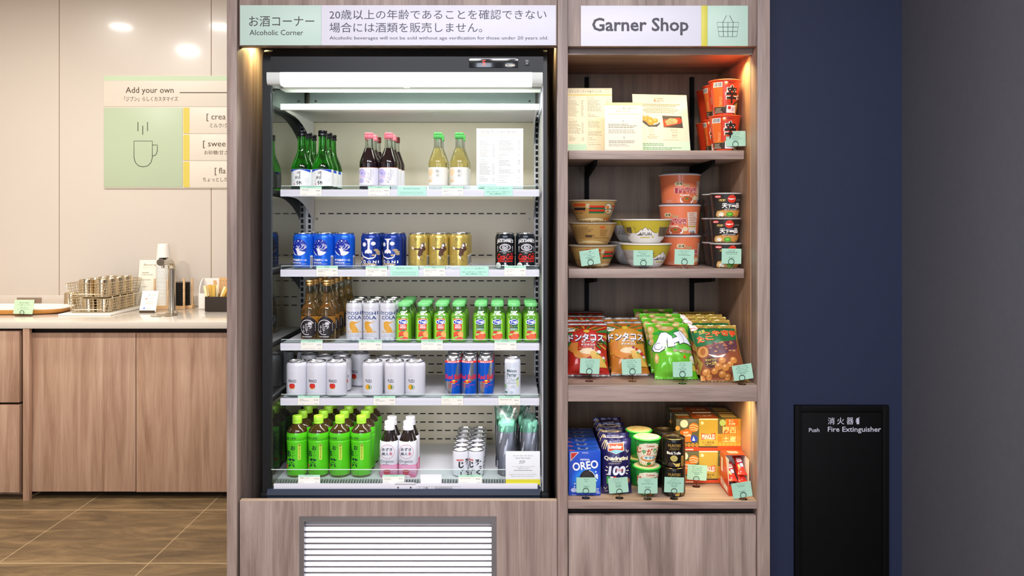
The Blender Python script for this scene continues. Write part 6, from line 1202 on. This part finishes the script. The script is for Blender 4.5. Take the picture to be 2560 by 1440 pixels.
# cup and lid holder
HZ = ZC + .0006; t = thing('cup_holder', 'pale wooden rack with upright pegs holding paper cups and black lids', 'holder', (-1.892, 4.625, HZ)); PW = WOODP
b = bmesh.new(); bmesh.ops.create_cube(b, size=1)
for v in b.verts: v.co = (v.co.x * .226, v.co.y * .1, .009 + v.co.z * .018)
bmesh.ops.bevel(b, geom=[e for e in b.edges if abs(e.verts[0].co.z - e.verts[1].co.z) > .01], offset=.03, segments=6, affect='EDGES'); MB().bm(b, PW).build('base_board', t)
for x, y in ((-.1035, 0), (-.013, -.04), (-.006, .037), (.077, -.045), (.102, .006), (.044, .037)): MB().lathe([(.0062, .018), (.0062, .163), (.005, .165), (0, .165)], PW, 14, x, y).build('peg', t)
PC = M('#efe8dc', .5); cx_, cy_ = -1.947, 4.622; z0 = HZ + .0186
def paper_cup():
    mb = MB().lathe([(.0392, 0), (.0402, .0012), (.0394, .0025), (.0384, .003), (.0298, .096), (.0292, .0985), (.027, .0985), (.0265, .093), (0, .0928)], PC, 32, close=True); return mb.build('paper_cup')
pc = paper_cup(); N = 33
for k in range(N):
    lab = 'topmost upside-down white paper cup of the tall stack behind the tap' if k == N - 1 else ('lowest white paper cup in the wooden rack, its rim on the board' if k == 0 else 'white paper cup nested within the tall stack behind the tap, only its rim showing')
    c = pc if k == 0 else pc.copy()
    if k: C.objects.link(c)
    c.location = (cx_, cy_, z0 + k * .0076); tag(c, lab, 'paper cup', 'stacked paper cups')
LDM = M('#211d1a', .3, 0, .2); ld = MB().lathe([(.0405, 0), (.041, .0006), (.041, .0024), (.039, .0036), (.034, .0044), (.033, .0034), (0, .0034)], LDM, 32).build('cup_cover'); N = 26
for k in range(N):
    c = ld if k == 0 else ld.copy()
    if k: C.objects.link(c)
    c.location = (-1.84 + .0006 * sin(k * 2.1), 4.622 + .0006 * cos(k * 1.7), z0 + k * .0050); tag(c, 'topmost black cup lid in the wooden rack' if k == N - 1 else 'black plastic cup lid within the stack beside the paper cups', 'cup lid', 'stacked cup lids')
# printed cards
Y = 4.665; by = BY(ZC, Y); a = Art(381, by, Y / F).zoom(140, 590, 5.818); T = '#8f7a52'
a.text('Beverages Station', 1225, 402, 1640, 440, '#8a6f3c', .004).text('ビバレッジステーション', 1220, 448, 1600, 472, '#a08a5c').bars(1210, 528, 1345, 545, 1, T, .6, 3).bars(1205, 560, 1450, 575, 1, T, .5, 4).bars(1225, 635, 1345, 650, 1, T, .5, 2).bars(1225, 735, 1300, 750, 1, T, .5, 2)
c = stand_card('menu_card', 'cream beverage menu card leaning on the upstand behind the paper cups', 'menu', (339, 423), (650, by), Y + .015, ZC + .0006, a, .2, col='#efe6d2')
Y = 4.415; by = BY(ZC, Y); t = thing('notice_card', 'small white instruction card in a dark block, left of the tap', 'notice', (X(368, Y), Y, ZC + .0006), rx=0)
a = Art(368, by, Y / F).zoom(140 - 2, 590, 5.818); K = '#b0a48c'
a.rect(1345 - 20, 838, 1365 - 20, 865, '#a8c4b4').rect(1300 - 20, 898, 1330 - 20, 922, '#e8a080').ell(1265, 1035, 1300, 1066, '#8a98d8').bars(1365, 838, 1440, 862, 2, K, .4, 2).bars(1345, 895, 1430, 922, 2, K, .4, 3).bars(1290, 945, 1420, 1000, 4, K, .35, 5).bars(1320, 1040, 1380, 1060, 2, K, .4, 6)
w = 20.5 * Y / F; h = (by - 729) * Y / F / cos(.36); mb = MB().box(-w, w, 0, .0012, .003, h, M('#efe9de', .45)); mb.art(a, on_flat(0), eps=.0001)
o = mb.build('card', t); o.rotation_euler.x = -.36
MB().box(-w * .9, w * .9, -.008, .014, 0, .011, M('#4a3a28', .5), .001).build('holder_block', t)
# condiment boxes
t = thing('organiser_box', 'white acrylic organiser with a curved side, behind the black condiment box', 'organiser', (-1.62, 4.62, ZC + .0006)); OW = M('#ece4da', .35)
MB().box(-.122, .12, -.02, -.015, 0, .085, OW, .001).box(-.122, .12, .055, .06, 0, .165, OW, .001).box(-.122, .12, -.015, .055, 0, .004, OW).build('box_body', t)
sd2 = [(-.0150, .004), (.055, .004), (.055, .165)] + [(.055 - .07 * sin(q), .085 + .08 * cos(q)) for q in [pi / 2 * k / 7 for k in range(1, 8)]]
for x in (-.122, .115): MB().prism(sd2, x, x + .005, OW, 'x').build('curved_side', t)
Y = 4.45; x0 = X(512, Y); KX = M('#2e241c', .45); t = thing('condiment_box', 'open black condiment box of sugar sticks at the right end of the counter', 'box', (x0 + .105, Y, ZC + .0006))
MB().box(-.105, .105, 0, .003, .001, .081, KX, .0005).box(-.105, .105, .102, .105, .001, .081, KX).box(-.105, -.102, .003, .102, .001, .081, KX).box(.102, .105, .003, .102, .001, .081, KX).box(-.102, .102, .003, .102, .001, .004, KX).build('box_body', t)
rd = random.Random(11); YS_ = M('#d8ac4c', .45); YT = M('#f0e2b0', .45); WS = M('#f0ece8', .45)
def stick(m1, m2):
    return MB().box(-.0065, .0065, -.0012, .0012, 0, .03, m2, .0004).box(-.0065, .0065, -.0013, .0013, .03, .136, m1, .0004).build('sugar_stick')
pr = [stick(YS_, WS), stick(YT, YS_)]; n = 0
for k in range(26):
    if k < 11: u, ang = -.092 + .045 * (k % 6) / 5, -.16 + .045 * (k % 5)
    elif k < 22: u, ang = -.05 + .05 * (k % 6) / 5, .34 + .05 * (k % 4)
    else: u, ang = .03 + .02 * (k - 22), .12
    v = .018 + .022 * (k % 3) + .004 * (k % 2)
    src = pr[0] if k % 4 else pr[1]; o = src.copy()
    C.objects.link(o); o.location = (x0 + .105 + max(-.094, u), Y + v, ZC + .0056); o.rotation_euler = (rd.uniform(-.05, .04), ang, 0)
    side = 'left bunch, near upright' if k < 11 else ('middle bunch, leaning right' if k < 22 else 'right end beside the cabinet')
    tag(o, 'yellow paper sugar stick in the condiment box, ' + side, 'sugar stick', 'sugar sticks')
for p in pr: bpy.data.objects.remove(p)
ST = wood('birch_stirrer_wood', '#b5814a', '#cf9f66', '#e0b880', 'z', .55); n = 0
for dx, dy_, ang, w_ in ((-.086, .085, -.3, 'tallest of the leaning pair at the left'), (-.098, .078, -.55, 'shorter of the leaning pair at the left')):
    o = MB().box(-.009, .009, -.0008, .0008, 0, .16 if n == 0 else .14, ST, .0004).build('wooden_stirrer'); o.location = (x0 + .105 + dx + .03, Y + dy_, ZC + .006); o.rotation_euler = (0, ang * .55, 0); tag(o, 'flat wooden stirrer in the black condiment box, ' + w_, 'stirrer', 'wooden stirrers'); n += 1
for k, dx in enumerate((-.052, -.036, -.020, -.004)):
    o = MB().box(-.0075, .0075, -.001, .001, 0, .172 + .002 * (k % 2), ST, .0004); o.lathe([(.0018, 0), (.0018, .0004), (0, .0004)], M('#241a10', .6), 10); o.v[-30:] = [(v[0], -.001 - v[2], v[1] + .155) for v in o.v[-30:]]
    o = o.build('wooden_stirrer'); o.location = (x0 + .105 + dx, Y + .088, ZC + .006); tag(o, 'upright wooden stirrer with a dark hole, ' + _ORD[k].replace('front', 'first') + ' from the left', 'stirrer', 'wooden stirrers')
